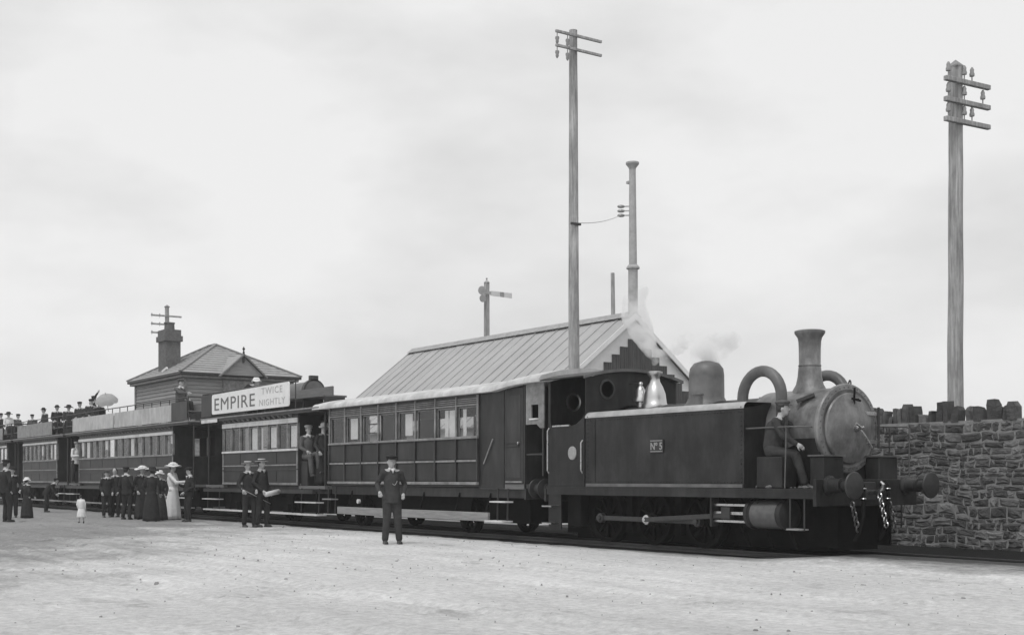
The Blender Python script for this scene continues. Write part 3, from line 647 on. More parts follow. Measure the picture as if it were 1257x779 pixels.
def make_engine():
    e = thing('steam_locomotive', (-16, YC, RT), 'black side tank steam locomotive with tall flared chimney at the train head', 'locomotive')
    XF, XR = -12.78, -19.45          # beams
    PT = 1.10                        # running plate top
    for sg in (-1, 1):
        MB().box(XR, XF, YC + sg * 0.60 - 0.015, YC + sg * 0.60 + 0.015, 0.22, 1.04).build('frame_plate', 'frame_black', e)
    MB().box(XF, XF + 0.06, YC - 1.14, YC + 1.14, 0.84, 1.24).build('front_buffer_beam', 'engine_black', e, bevel=0.008)
    MB().box(XR - 0.06, XR, YC - 1.14, YC + 1.14, 0.82, 1.055).build('rear_buffer_beam', 'engine_black', e, bevel=0.008)
    for sg in (-1, 1):
        buffer(XF + 0.06, YC + sg * 0.864, 1.15, 1, e); buffer(XR - 0.06, YC + sg * 0.864, 1.05, -1, e, L=0.34)
    MB().box(XR, XF, YC - 1.13, YC + 1.13, PT - 0.04, PT).build('running_plate', 'engine_black', e)
    for sg in (-1, 1): MB().box(XR + 0.01, XF - 0.005, YC + sg * 1.115 - 0.012, YC + sg * 1.115 + 0.012, PT - 0.15, PT - 0.041).build('valance', 'engine_black', e)
    # wheels and motion
    ax = (-18.0, -16.72, -15.44); R0 = 0.46; zc = RT + R0
    for x in ax:
        MB().tube([(x, YC - 0.7, zc), (x, YC + 0.7, zc)], 0.07, 12).build('axle', 'frame_black', e)
        for sg in (-1, 1): wheel(x, YC + sg * 0.76, zc, R0, e, sg)
    for sg in (-1, 1):
        y = YC + sg * 0.94
        MB().bar((ax[0], y, zc - 0.02), (ax[2], y, zc - 0.02), 0.04, 0.085, up=(0, 0, 1)).build('side_rod', 'iron', e, bevel=0.01)
        for x in ax: MB().lathe([(0.085, -0.05), (0.085, 0.04), (0.05, 0.05), (0.05, 0.085), (0, 0.09)], (x, y, zc - 0.02), (0, sg, 0), seg=18).build('crank_pin', 'bright_steel' if x == ax[1] else 'iron', e, smooth=True)
        MB().bar((ax[1], YC + sg * 1.01, zc - 0.02), (-14.75, YC + sg * 1.01, 0.66), 0.035, 0.08).build('connecting_rod', 'iron', e, bevel=0.008)
        # cylinder, slide bars
        c = MB().lathe([(0.0, 0), (0.2, 0.0), (0.235, 0.02), (0.235, 0.08), (0.215, 0.09), (0.215, 0.72), (0.24, 0.73), (0.24, 0.79), (0.16, 0.83), (0, 0.84)], (-14.22, YC + sg * 0.92, 0.70), (1, 0, 0), seg=30).build('cylinder', 'engine_black', e, smooth=True)
        MB().lathe([(0.219, 0.14), (0.222, 0.15), (0.222, 0.66), (0.219, 0.67)], (-14.22, YC + sg * 0.92, 0.70), (1, 0, 0), seg=30).build('lagging_band', 'lagging', c, smooth=True)
        MB().lathe([(0.05, 0), (0.05, 0.14)], (-14.36, YC + sg * 0.92, 0.70), (1, 0, 0), seg=14).build('gland', 'brass', c, smooth=True)
        for dz in (-0.13, 0.0, 0.13):
            MB().bar((-15.0, YC + sg * 0.98, 0.70 + dz), (-14.25, YC + sg * 0.98, 0.70 + dz), 0.05, 0.035 if dz else 0.045).build('slide_bar' if dz else 'piston_rod', 'bright_steel', e)
        MB().box(-15.04, -15.0, YC + sg * 0.98 - .08, YC + sg * 0.98 + .08, 0.48, 1.05).build('motion_bracket', 'engine_black', e)
        MB().box(-14.82, -14.62, YC + sg * 0.98 - .05, YC + sg * 0.98 + .05, 0.60, 0.80).build('crosshead', 'iron', e, bevel=0.01)
        # steps
        st = MB().box(-19.40, -19.0, YC + sg * 1.10 - .012, YC + sg * 1.10 + .012, 0.30, PT - 0.151).build('rear_step_plate', 'engine_black', e)
        for z in (0.40, 0.72):
            MB().box(-19.36, -19.06, YC + sg * 1.10 + (-0.2 if sg < 0 else 0.013), YC + sg * 1.10 + (-0.013 if sg < 0 else 0.2), z, z + 0.025).build('tread', 'bright_steel', st)
        f = MB().tube([(-13.26, YC + sg * 1.1, PT - 0.04), (-13.26, YC + sg * 1.1, 0.48), (-12.98, YC + sg * 1.1, 0.48), (-12.98, YC + sg * 1.1, PT - 0.04)], 0.014, 8).build('front_step', 'iron', e)
        MB().box(-13.25, -12.99, YC + sg * 1.1 - .1, YC + sg * 1.1 + .1, 0.482, 0.505).build('tread', 'step_wood', f)
        for x in (-18.62, -14.6, -14.1, -13.6): MB().tube([(x, YC + sg * 0.82, 1.0), (x + 0.05, YC + sg * 0.84, 0.5), (x + 0.2, YC + sg * 0.80, 0.18)], 0.025, 8).build('sand_pipe', 'frame_black', e)
        MB().box(-18.95, -18.55, YC + sg * 0.9 - .1, YC + sg * 0.9 + .1, 0.35, 0.98).build('injector_box', 'frame_black', e, bevel=0.02)
        # brake hangers between the wheels
        for x in (-17.36, -16.08): MB().bar((x, YC + sg * 0.76, 0.3), (x, YC + sg * 0.76, 1.0), 0.16, 0.12).build('brake_hanger', 'frame_black', e)
        for x in ax: MB().prism([(x - 0.36 + 0.72 * i / 8, 1.02 - 0.05 * math.sin(math.pi * i / 8)) for i in range(9)] + [(x + 0.36, 1.045), (x - 0.36, 1.045)], YC + sg * 0.66 - .04, YC + sg * 0.66 + .04, 'XZ').build('leaf_spring', 'frame_black', e)
    MB().box(-19.2, -15.0, YC - 0.57, YC + 0.57, 0.13, 1.03).build('frame_fill', 'soot', e)  # near-black box added between the frames to block light behind the wheels
    MB().box(-14.9, -13.0, YC - 0.56, YC + 0.56, 0.16, 1.03).build('valve_chest', 'soot', e)
    # side tanks
    for sg in (-1, 1):
        yo, yi = YC + sg * 1.10, YC + sg * 0.50
        x0, x1, zt, r = -18.26, -14.23, 2.45, 0.10
        prof = [(yo, PT + 0.002)] + [(yo - sg * r * (1 - math.cos(a)), zt - r + r * math.sin(a)) for a in [R(90) * i / 6 for i in range(7)]] + [(yi, zt), (yi, PT + 0.002)]
        t = MB().prism(prof, x0, x1).build('side_tank', 'engine_black', e, smooth=True, angle=40)
        # sky reflection along the rounded top edge, painted as a pale lip
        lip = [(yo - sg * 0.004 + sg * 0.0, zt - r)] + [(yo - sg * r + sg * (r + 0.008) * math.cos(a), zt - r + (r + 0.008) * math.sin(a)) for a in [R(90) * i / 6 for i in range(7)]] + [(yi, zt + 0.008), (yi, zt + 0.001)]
        MB().prism(lip, x0 - 0.02, x1 + 0.0).build('edge_sheen', 'tank_sheen', t, smooth=True, angle=40)
        MB().bar((x0 + 0.02, yo + sg * 0.01, PT + 0.035), (x1 - 0.02, yo + sg * 0.01, PT + 0.035), 0.02, 0.055).build('base_angle', 'engine_grey', t)
        MB().bar((x0 + 0.25, yo + sg * 0.004, PT + 0.06), (x0 + 0.25, yo + sg * 0.004, zt - 0.12), 0.012, 0.06, up=(1, 0, 0)).build('seam_strip', 'engine_black', t)
        rv = MB()
        for i in range(52):
            x = x0 + 0.06 + i * (x1 - x0 - 0.12) / 51
            for z in (PT + 0.09, zt - 0.15): rv.lathe([(0.015, 0), (0.010, 0.010), (0, 0.012)], (x, yo, z), (0, sg, 0), seg=6)
        for i in range(16):
            for x in (x0 + 0.06, x1 - 0.06): rv.lathe([(0.015, 0), (0.010, 0.010), (0, 0.012)], (x, yo, PT + 0.16 + i * 0.074), (0, sg, 0), seg=6)
        rv.build('rivets', 'engine_black', t, kind='stuff')
        # number plate
        pxc, pzc = -16.28, 1.80
        np_ = MB(); np_.box(pxc - 0.17, pxc + 0.17, yo + sg * 0.002 if sg > 0 else yo - 0.022, yo + 0.022 if sg > 0 else yo - 0.002, pzc - 0.11, pzc + 0.11); np_.cur = 1
        fn = (lambda u, v, w_: (pxc + u, yo - 0.0235 - w_, pzc + v)) if sg < 0 else (lambda u, v, w_: (pxc - u, yo + 0.0235 + w_, pzc + v))
        for a, b, c, d in ((-0.155, 0.155, 0.085, 0.097), (-0.155, 0.155, -0.097, -0.085)):
            q = [fn(a, c, 0), fn(b, c, 0), fn(b, d, 0), fn(a, d, 0)]; q2 = [fn(a, c, .003), fn(b, c, .003), fn(b, d, .003), fn(a, d, .003)]
            np_.add(q + q2, [(4, 5, 6, 7), (0, 1, 5, 4), (1, 2, 6, 5), (2, 3, 7, 6), (3, 0, 4, 7)])
        text_faces(np_, 'Nº 5', 0.17, lambda u, v, w_: fn(u, v - 0.058, w_), 0.003, 'CENTER', 0.95, 0.003)
        np_.build('number_plate', ['plate_ink', 'plate_face'], t)
        MB().lathe([(0.10, 0), (0.085, 0.03), (0.085, 0.17), (0.1, 0.18), (0.1, 0.2), (0, 0.21)], (-15.62, YC + sg * 0.78, zt + 0.009), seg=20).build('tank_filler', 'engine_grey', t, smooth=True)
        # arched condensing pipe from smokebox to tank
        pts = []; xa, xb = -14.62, -13.78; xm = (xa + xb) / 2; rr = (xb - xa) / 2; zs = 2.52; y = YC + sg * 0.74
        pts.append((xa, y, zt - 0.02))
        for i in range(17):
            a = math.pi - math.pi * i / 16; pts.append((xm + rr * math.cos(a), y, zs + rr * math.sin(a)))
        pts += [(xb, y, 2.2), (xb + 0.01, y + sg * -0.03, 1.95), (xb + 0.03, y - sg * 0.12, 1.75)]
        MB().tube(pts, 0.088, 16).build('condensing_pipe', 'engine_grey', e, smooth=True)
    # boiler, smokebox
    zb = 2.02
    MB().lathe([(0.56, 0), (0.56, 3.6)], (-18.2, YC, zb), (1, 0, 0), seg=48).build('boiler', 'engine_black', e, smooth=True)
    for x in (-17.2, -15.9): MB().lathe([(0.563, 0), (0.568, 0.005), (0.568, 0.055), (0.563, 0.06)], (x, YC, zb), (1, 0, 0), seg=48).build('boiler_band', 'engine_grey', e, smooth=True)
    sb = MB().lathe([(0.6, 0), (0.635, 0.02), (0.635, 1.45), (0.655, 1.46), (0.685, 1.48), (0.69, 1.52), (0.675, 1.545), (0.60, 1.56), (0.57, 1.545), (0, 1.545)], (-14.65, YC, zb), (1, 0, 0), seg=64).build('smokebox', 'smokebox_grey', e, smooth=True)
    rv = MB()
    for i in range(40):
        a = 2 * math.pi * i / 40; rv.lathe([(0.013, 0), (0.009, 0.009), (0, 0.01)], (-13.094, YC + 0.632 * math.cos(a), zb + 0.632 * math.sin(a)), (1, 0, 0), seg=6)
    rv.build('rivets', 'engine_grey', sb, kind='stuff')
    dr = MB().lathe([(0.54, 0), (0.545, 0.02), (0.53, 0.045), (0.49, 0.052), (0.46, 0.06), (0.35, 0.105), (0.2, 0.14), (0.06, 0.15), (0, 0.15)], (-13.10, YC, zb), (1, 0, 0), seg=56).build('smokebox_door', 'smokebox_grey', e, smooth=True)
    xd = -12.95
    MB().lathe([(0.05, -0.02), (0.05, 0.05), (0.03, 0.06), (0.03, 0.14), (0, 0.145)], (xd, YC, zb), (1, 0, 0), seg=16).build('dart', 'bright_steel', dr, smooth=True)
    MB().tube([(xd + 0.06, YC, zb), (xd + 0.09, YC + 0.12, zb - 0.14), (xd + 0.1, YC + 0.25, zb - 0.30)], 0.016, 8).build('handle', 'bright_steel', dr, smooth=True)
    MB().tube([(xd + 0.11, YC, zb), (xd + 0.12, YC - 0.14, zb + 0.06)], 0.015, 8).build('handle', 'bright_steel', dr, smooth=True)
    for z in (0.24, -0.20):
        MB().bar((-12.99 if abs(z) < .22 else -12.995, YC + 0.02, zb + z), (-13.06, YC + 0.62, zb + z), 0.03, 0.055).build('hinge_strap', 'bright_steel', dr)
    MB().tube([(-13.04, YC + 0.63, zb - 0.3), (-13.04, YC + 0.63, zb + 0.34)], 0.02, 8).build('hinge_pin', 'iron', dr)
    # lamp iron on the door top
    li = MB(); li.bar((-13.02, YC + 0.03, zb + 0.33), (-13.0, YC + 0.03, zb + 0.62), 0.03, 0.015); li.bar((-12.97, YC - 0.07, zb + 0.45), (-12.97, YC + 0.13, zb + 0.42), 0.02, 0.03); li.bar((-13.0, YC + 0.03, zb + 0.44), (-12.93, YC + 0.03, zb + 0.44), 0.03, 0.02)
    li.build('lamp_iron', 'soot', dr)
    MB().bar((-13.42, YC - 0.40, zb + 0.52), (-13.62, YC - 0.58, zb + 0.42), 0.14, 0.05).build('lifting_bracket', 'iron', sb)
    MB().torus((-13.2, YC + 0.15, zb + 0.69), (0.2, 0.3, 0), 0.06, 0.012, 14, 6).build('lifting_ring', 'iron', sb)
    MB().prism([(YC - 0.5, PT + .002), (YC + 0.5, PT + .002), (YC + 0.62, zb - 0.12), (YC - 0.62, zb - 0.12)], -14.6, -13.14).build('smokebox_saddle', 'engine_black', e)
    # front details between smokebox and beam
    for sg in (-1, 1):
        b = MB().box(-13.12, -12.84, YC + sg * 0.62 - 0.22, YC + sg * 0.62 + 0.22, PT + .002, 1.58).build('sandbox', 'engine_black', e, bevel=0.02)
        MB().box(-13.14, -12.82, YC + sg * 0.62 - 0.24, YC + sg * 0.62 + 0.24, 1.582, 1.605).build('lid', 'engine_grey', b)
    MB().tube([(-13.1, YC + 0.66, 2.06), (-12.85, YC + 1.06, 2.06), (-12.83, YC + 1.1, 2.03), (-12.83, YC + 1.1, 1.24)], 0.012, 8).build('front_handrail', 'lagging', e)
    MB().tube([(-13.05, YC + 0.9, 1.1), (-13.05, YC + 0.9, 2.04)], 0.014, 8).build('front_handrail', 'iron', e)
    # coupling gear on the front beam
    bx = XF + 0.06
    MB().box(bx, bx + 0.03, YC - 0.14, YC + 0.14, 0.92, 1.2).build('hook_plate', 'iron', e, bevel=0.01)
    hk = MB().tube([(bx, YC, 1.05), (bx + 0.2, YC, 1.05), (bx + 0.27, YC, 1.09), (bx + 0.29, YC, 1.16), (bx + 0.24, YC, 1.2)], [0.035, 0.035, 0.035, 0.03, 0.02], 10).build('draw_hook', 'bright_steel', e, smooth=True)
    def chain(x, y, z0, n, name):
        m = MB(); z = z0
        for i in range(n):
            a = (1, 0.25, 0) if i % 2 else (0.25, 1, 0)
            for seg in range(1): m.torus((x + 0.01 * i, y + 0.012 * i, z), a, 0.045, 0.013, 14, 6)
            z -= 0.072
        m.build(name, 'bright_steel' if name == 'coupling_chain' else 'lagging', e, smooth=True)
    chain(bx + 0.22, YC, 0.99, 7, 'coupling_chain'); chain(bx + 0.06, YC - 0.42, 0.86, 6, 'safety_chain'); chain(bx + 0.06, YC + 0.42, 0.86, 6, 'safety_chain')
    for y in (-0.28, 0.27):
        h = MB().tube([(bx + 0.02, YC + y, 1.16), (bx + 0.10, YC + y, 1.2), (bx + 0.15, YC + y, 1.12), (bx + 0.15, YC + y, 0.7), (bx + 0.11, YC + y - 0.05, 0.45), (bx + 0.06, YC + y - 0.09, 0.32)], 0.03, 10).build('brake_hose', 'soot', e, smooth=True)
        for z in (1.1, 0.95): MB().torus((bx + 0.15, YC + y, z), (0, 0, 1), 0.036, 0.01, 14, 6).build('clip', 'bright_steel', h, smooth=True)
    # chimney
    xch = -13.88
    MB().lathe([(0.30, 2.52), (0.27, 2.64), (0.215, 2.74), (0.19, 2.86), (0.178, 3.0), (0.172, 3.02), (0.18, 3.03), (0.18, 3.045), (0.17, 3.055), (0.172, 3.3), (0.178, 3.42), (0.19, 3.48), (0.225, 3.53), (0.24, 3.555), (0.24, 3.585), (0.20, 3.6), (0.155, 3.6), (0.15, 3.0)], (xch, YC, 0), seg=40).build('chimney', 'smokebox_grey', e, smooth=True, angle=50)
    # dome, safety valve, whistle
    MB().lathe([(0.42, 2.48), (0.36, 2.56), (0.31, 2.66), (0.305, 3.05), (0.29, 3.16), (0.22, 3.25), (0.1, 3.29), (0, 3.3)], (-16.25, YC, 0), seg=40).build('steam_dome', 'engine_grey', e, smooth=True, angle=60)
    sv = MB().lathe([(0.24, 2.5), (0.25, 2.58), (0.22, 2.62), (0.205, 2.72), (0.195, 2.8), (0.15, 2.92), (0.095, 3.02), (0.085, 3.10), (0.13, 3.14), (0.14, 3.17), (0.14, 3.2), (0.1, 3.21), (0.08, 3.12)], (-17.62, YC, 0), seg=32).build('safety_valve', 'brass', e, smooth=True, angle=60)
    wh = MB().lathe([(0.06, 2.5), (0.05, 2.66), (0.12, 2.67), (0.125, 2.70), (0.095, 2.76), (0.085, 2.88), (0.05, 2.95), (0.03, 2.96), (0.045, 3.0), (0.03, 3.03), (0, 3.04)], (-17.95, YC - 0.06, 0), seg=20).build('whistle', 'brass', e, smooth=True, angle=60)
    MB().tube([(-17.95, YC - 0.06, 3.0), (-18.12, YC - 0.06, 3.02), (-18.27, YC - 0.06, 3.02)], 0.012, 8).build('whistle_pipe', 'iron', wh)
    # cab
    zf, zc_, ze = PT + .002, 3.26, 3.10
    def fX(x): return lambda u, v, w_: (x + w_, YC + u, v)
    outl = [(-1.09, zf)] + [(a, b) for a, b in arch(-1.09, 1.09, ze - 0.02, zc_ - 0.02)] + [(1.09, zf)]
    cf = curve_plate('cab_front', outl, [circ(-0.60, 2.90, 0.15), circ(0.60, 2.90, 0.15)], 0.02, 'engine_black', e, fX(-18.28))
    cb = curve_plate('cab_back', outl, [circ(-0.52, 2.72, 0.14), circ(0.52, 2.72, 0.14)], 0.02, 'engine_black', e, fX(-19.42))
    for par, x, d, r, z in ((cf, -18.268, 0.60, 0.15, 2.90), (cb, -19.405, 0.52, 0.14, 2.72)):
        for sg in (-1, 1):
            MB().lathe([(r - 0.004, 0), (r + 0.035, 0), (r + 0.035, 0.012), (r - 0.004, 0.02), (r - 0.004, 0)], (x, YC + sg * d, z), (1, 0, 0), seg=28).build('spectacle_ring', 'brass' if par is cb else 'iron', par, smooth=True)
            MB().lathe([(r + 0.004, 0), (r + 0.004, 0.004)], (x - 0.016, YC + sg * d, z), (1, 0, 0), seg=28).build('pane', 'glass', par)
    for sg in (-1, 1):
        pl = [(-19.41, zf), (-18.29, zf), (-18.29, 2.42), (-18.37, 2.34), (-18.55, 2.25), (-18.8, 2.22), (-19.30, 2.22), (-19.34, 2.30), (-19.34, 3.07), (-19.41, 3.07)]
        sd_ = MB().prism(pl, YC + sg * 1.10 - 0.01, YC + sg * 1.10 + 0.01, 'XZ').build('cab_side', 'engine_black', e)
        MB().tube([(-19.28, YC + sg * 1.10, 2.235), (-18.75, YC + sg * 1.10, 2.235)], 0.018, 8).build('beading', 'bright_steel', sd_)
        MB().lathe([(0.125, 0), (0.125, 0.018), (0.11, 0.022), (0.0, 0.022)], (-18.64, YC + sg * 1.111, 1.72), (0, sg, 0), seg=32).build('maker_plate', 'plate_face', sd_)
        for x in (-19.37, -18.33):
            h = MB().tube([(x, YC + sg * 1.12, 1.35), (x, YC + sg * 1.16, 1.4), (x, YC + sg * 1.16, 2.15 if x < -19 else 1.9), (x, YC + sg * 1.12, 2.2 if x < -19 else 1.95)], 0.014, 8).build('grab_rail', 'bright_steel', sd_)
    ro = arch(-1.2, 1.2, ze, zc_ + 0.01); MB().prism([(YC + a, b) for a, b in ro] + [(YC + a, b + 0.025) for a, b in ro[::-1]], -19.55, -18.2).build('cab_roof', 'engine_black', e)
    MB().prism([(YC + a, b - 0.03) for a, b in ro] + [(YC + a, b + 0.026) for a, b in ro[::-1]], -18.199, -18.17).build('roof_edge', 'engine_grey', e)
    MB().box(-19.40, -18.30, YC - 1.08, YC + 1.08, PT + 0.003, PT + 0.05).build('footplate', 'deck_wood', e)
    MB().lathe([(0.60, 0), (0.60, 0.25)], (-18.52, YC, zb), (1, 0, 0), seg=36).build('backhead', 'soot', e)
    MB().tube([(-18.5, YC - 0.86, PT + 0.05), (-18.5, YC - 0.86, 2.42)], 0.02, 8).build('brake_column', 'bright_steel', e)
    MB().lathe([(0.03, 0), (0.035, 0.08), (0, 0.12)], (-18.5, YC - 0.86, 2.42), seg=10).build('brake_handle', 'bright_steel', e, smooth=True)
    MB().box(-19.40, -19.05, YC - 1.06, YC + 1.06, PT + 0.051, 2.2).build('bunker', 'soot', e)
    # front running plate: locker, handrail and post
    MB().box(-13.98, -13.45, YC - 1.08, YC - 0.76, zf, 1.585).build('locker', 'engine_black', e, bevel=0.015)
    MB().tube([(-14.22, YC - 1.06, 2.03), (-13.3, YC - 1.06, 2.03), (-13.0, YC - 0.9, 2.02)], 0.013, 8).build('handrail', 'lagging', e)
    MB().tube([(-13.38, YC - 1.09, zf), (-13.38, YC - 1.06, 2.03)], 0.011, 8).build('handrail_post', 'lagging', e)
    sc = MB(); rg = random.Random(2)
    for i in range(26):
        x = rg.uniform(-14.1, -12.95); y = YC - rg.uniform(0.7, 1.1); r = rg.uniform(0.012, 0.04)
        sc.ell((x, y, PT + r * 0.6), (r * 1.3, r, r * 0.8), 6, 4)
    sc.build('spilt_coal', 'engine_grey', e, kind='stuff')
make_engine()

# ================================================================== CARRIAGES
def running_gear(root, axles, y_n=YN, x0=None, x1=None, r=0.37, mt='frame_black'):
    for sg in (-1, 1):
        MB().box(x0, x1, YC + sg * 0.86 - 0.05, YC + sg * 0.86 + 0.05, 0.86, 1.06).build('solebar', 'carriage_dark', root)
        for x in axles:
            wheel(x, YC + sg * 0.76, RT + r, r, root, sg, 8, 'wheel', mt)
            MB().prism([(x - 0.28, 0.86), (x + 0.28, 0.86), (x + 0.13, 0.36), (x - 0.13, 0.36)], YC + sg * 0.86 - .025, YC + sg * 0.86 + .025, 'XZ').build('axle_guard', 'frame_black', root)
            MB().box(x - 0.1, x + 0.1, YC + sg * 0.95 - .05, YC + sg * 0.95 + .05, RT + r - .1, RT + r + .1).build('axle_box', 'frame_black', root, bevel=0.015)
    MB().box(x0 + 0.4, x1 - 0.4, YC - 0.62, YC + 0.62, 0.34, 1.0).build('underfloor_fill', 'soot', root)  # near-black box added below the floor to darken the space there
    for x in axles: MB().tube([(x, YC - 0.7, RT + r), (x, YC + 0.7, RT + r)], 0.055, 10).build('axle', mt, root)
def shell(root, x0, x1, yb, zf, zw0, zw1, zt, nwin, pane_mat='glass', blinds=()):
    """hollow body: two glazed sides, floor; returns bay width"""
    bay = (x1 - x0) / nwin
    MB().box(x0, x1, YC - yb + 0.05, YC + yb - 0.05, zf - 0.06, zf).build('floor', 'deck_wood', root)
    for sg in (-1, 1):
        ya, yb_ = sorted((YC + sg * yb, YC + sg * (yb - 0.05)))
        MB().box(x0, x1, ya, yb_, zf - 0.05, zw0).build('lower_wall', 'carriage_panel', root)
        MB().box(x0, x1, ya, yb_, zw1, zt).build('upper_wall', 'carriage_dark', root)
        yg = YC + sg * (yb - 0.03)
        for i in range(nwin):
            a = x0 + i * bay + 0.035; b = x0 + (i + 1) * bay - 0.035
            wn = MB()
            for q in ((a, a + 0.03, zw0, zw1), (b - 0.03, b, zw0, zw1), (a + 0.03, b - 0.03, zw0, zw0 + 0.03), (a + 0.03, b - 0.03, zw1 - 0.03, zw1)): wn.box(q[0], q[1], yg - 0.012, yg + 0.012, q[2] + 0.002, q[3] - 0.002)
            wo_ = wn.build('window', 'carriage_trim' if sg < 0 else 'carriage_dark', root)
            MB().box(a + 0.03, b - 0.03, yg - 0.002, yg + 0.002, zw0 + 0.03, zw1 - 0.03).build('pane', 'glass', wo_)
            if (i, sg) in blinds: MB().box(a + 0.02, b - 0.02, yg - sg * 0.04 - 0.004, yg - sg * 0.04 + 0.004, zw0 + 0.02, zw1 - 0.03).build('blind', 'interior', wo_)
    return bay
def cards(root, x0, bay, yb, zw0, zw1, spec):
    """white cards added inside some near windows to brighten their panes: (bay, from, to, bottom share)"""
    for i, f0, f1, lo in spec:
        a = x0 + i * bay + 0.07; w_ = bay - 0.14; y = YC - yb + 0.06
        MB().box(a + w_ * f0, a + w_ * f1, y - 0.003, y + 0.003, zw0 + 0.03 + (zw1 - zw0) * lo, zw1 - 0.05).build('bright_card', 'cloth_white', root)  # added white card in place of light seen through the glass
def ent(root, x, yb, zf, zt, door=True):
    """end bulkhead with a doorway"""
    for a, b in ((-yb + 0.051, -0.38), (0.38, yb - 0.051)): MB().box(x - 0.03, x + 0.03, YC + a, YC + b, zf, zt).build('bulkhead', 'carriage_panel', root)
    MB().box(x - 0.029, x + 0.029, YC - 0.38, YC + 0.38, zf + 1.75, zt).build('door_head', 'carriage_panel', root)
def make_single_deck():
    c = thing('railway_carriage', (-24.5, YC, RT), 'single deck panelled carriage with pale curved roof coupled behind the locomotive', 'carriage')
    x0, x1 = -28.80, -21.88; zf = 1.14; yb = 1.08
    bl = [(1, 1), (4, 1), (5, 1), (7, 1)]
    bay = shell(c, x0, x1, yb, zf, 2.11, 2.76, 3.0, 8, blinds=bl)
    cards(c, x0, bay, yb, 2.11, 2.76, [(1, .15, .65, .1), (4, .3, .75, .12), (6, .55, 1.0, 0.0), (6, .3, .5, 0.0), (7, .12, .3, 0)])
    n = 8
    for sg in (-1, 1):
        ys = YC + sg * yb
        def out(a, b): return tuple(sorted((ys + sg * a, ys + sg * b)))
        for i in range(n + 1):
            x = x0 + i * bay; wdt = 0.045 if 0 < i < n else 0.06
            xx0 = x - wdt / 2 if i else x; xx1 = x + wdt / 2 if i < n else x
            if i == 0: xx1 = x + 0.05
            if i == n: xx0 = x - 0.05
            MB().box(xx0, xx1, *out(0.002, 0.045), 1.18, 2.08).build('lower_pillar', 'carriage_dark', c)
            MB().box(xx0, xx1, *out(-0.0, 0.035), 2.13, 2.98).build('window_pillar', 'carriage_trim', c, bevel=0.006)
        for z0, z1, pr, mt in ((2.081, 2.129, 0.055, 'carriage_trim'), (1.60, 1.64, 0.035, 'carriage_trim'), (1.12, 1.179, 0.075, 'carriage_trim'), (2.77, 2.80, 0.03, 'carriage_trim')):
            if z0 > 1.5 and z0 < 1.7 or z0 > 2.5:
                for i in range(n): MB().box(x0 + i * bay + 0.026, x0 + (i + 1) * bay - 0.026, *out(0.001, pr), z0, z1).build('rail', mt, c)
            else: MB().box(x0, x1, *out(0.001, pr), z0, z1).build('waist_rail' if z0 > 2 else 'sill', mt, c, bevel=0.008)
        for i in range(n):
            a = x0 + i * bay + 0.05; b = x0 + (i + 1) * bay - 0.05
            for z0, z1 in ((1.20, 1.58), (1.66, 2.06)):
                MB().box(a, b, *out(0.001, 0.014), z0, z1).build('panel', 'carriage_panel', c, bevel=0.006)
            lv = MB()
            for k in range(3): lv.box(a, b, *out(0.001, 0.02), 2.825 + k * 0.04, 2.845 + k * 0.04)
            lv.build('ventilator', 'carriage_trim', c)
    # curved roof
    def roofprof(yw, ze, zm, r=0.16):
        pts = [(-yw, ze)]
        for i in range(1, 8): a = R(90) * i / 8; pts.append((-yw + r * (1 - math.cos(a)) * 1.0, ze + 0.02 + r * 0.8 * math.sin(a)))
        top = [(-yw + r + (2 * yw - 2 * r) * i / 12, ze + 0.02 + r * 0.8 + (zm - ze - r) * (1 - (2 * i / 12 - 1) ** 2)) for i in range(13)]
        pts += top + [(-a, b) for a, b in pts[::-1]]
        return pts
    pr = roofprof(1.22, 3.0, 3.32)
    MB().prism([(YC + a, b) for a, b in pr], -29.55, -21.2).build('roof', 'roof_canvas', c, smooth=True, angle=50)
    # roof sweeping up over the end vestibule
    q = MB(); n2 = 8; rows = []
    for k in range(n2 + 1):
        t = k / n2; x = -21.199 + t * 1.6; dz = 0.10 * math.sin(min(1, t * 1.3) * math.pi / 2)
        rows.append([(x, YC + a * (1 - 0.02 * t), b + dz) for a, b in pr])
    m_ = len(pr); vs = [v for r_ in rows for v in r_]
    fs = [(k * m_ + i, k * m_ + i + 1, (k + 1) * m_ + i + 1, (k + 1) * m_ + i) for k in range(n2) for i in range(m_ - 1)] + [(k * m_ + m_ - 1, k * m_, (k + 1) * m_, (k + 1) * m_ + m_ - 1) for k in range(n2)] + [tuple(range(m_)), tuple(range(n2 * m_, n2 * m_ + m_))[::-1]]
    q.add(vs, fs); q.build('vestibule_roof', 'roof_canvas', c, smooth=True, angle=50)
    for x in (-29.4 + 0.55, x1 - 0.03): ent(c, x if x > x0 else x0 + 0.03, yb, zf, 2.98)
    # vestibule at the engine end
    vx1 = -20.25
    MB().box(x1, vx1, YC - yb + .03, YC + yb - .03, zf - 0.1, zf).build('vestibule_floor', 'deck_wood', c)
    for sg in (-1, 1):
        ya, yb_ = sorted((YC + sg * (yb - 0.05), YC + sg * (yb - 0.01)))
        if sg < 0: MB().box(x1 + 0.002, -20.98, ya, yb_, 1.05, 3.05).build('vestibule_side', 'carriage_panel', c)
        else:
            vs_ = MB(); vs_.box(x1 + 0.002, -20.98, ya, yb_, 1.05, 2.45); vs_.box(x1 + 0.002, -20.98, ya, yb_, 3.0, 3.05); vs_.box(-21.04, -20.98, ya, yb_, 2.45, 3.0); vs_.build('vestibule_side', 'carriage_panel', c)
            MB().box(x1 + 0.004, -21.042, ya + .018, yb_ - .018, 2.452, 2.998).build('added_window', 'glass', c)  # unseen window added so light shows through the cab's rear spectacle
        d = MB().box(-20.96, -20.30, ya + 0.004, yb_ - 0.012, 1.15, 3.04).build('door', 'carriage_panel', c)
        dy = sg * 0.012 + YC + sg * (yb - 0.02)
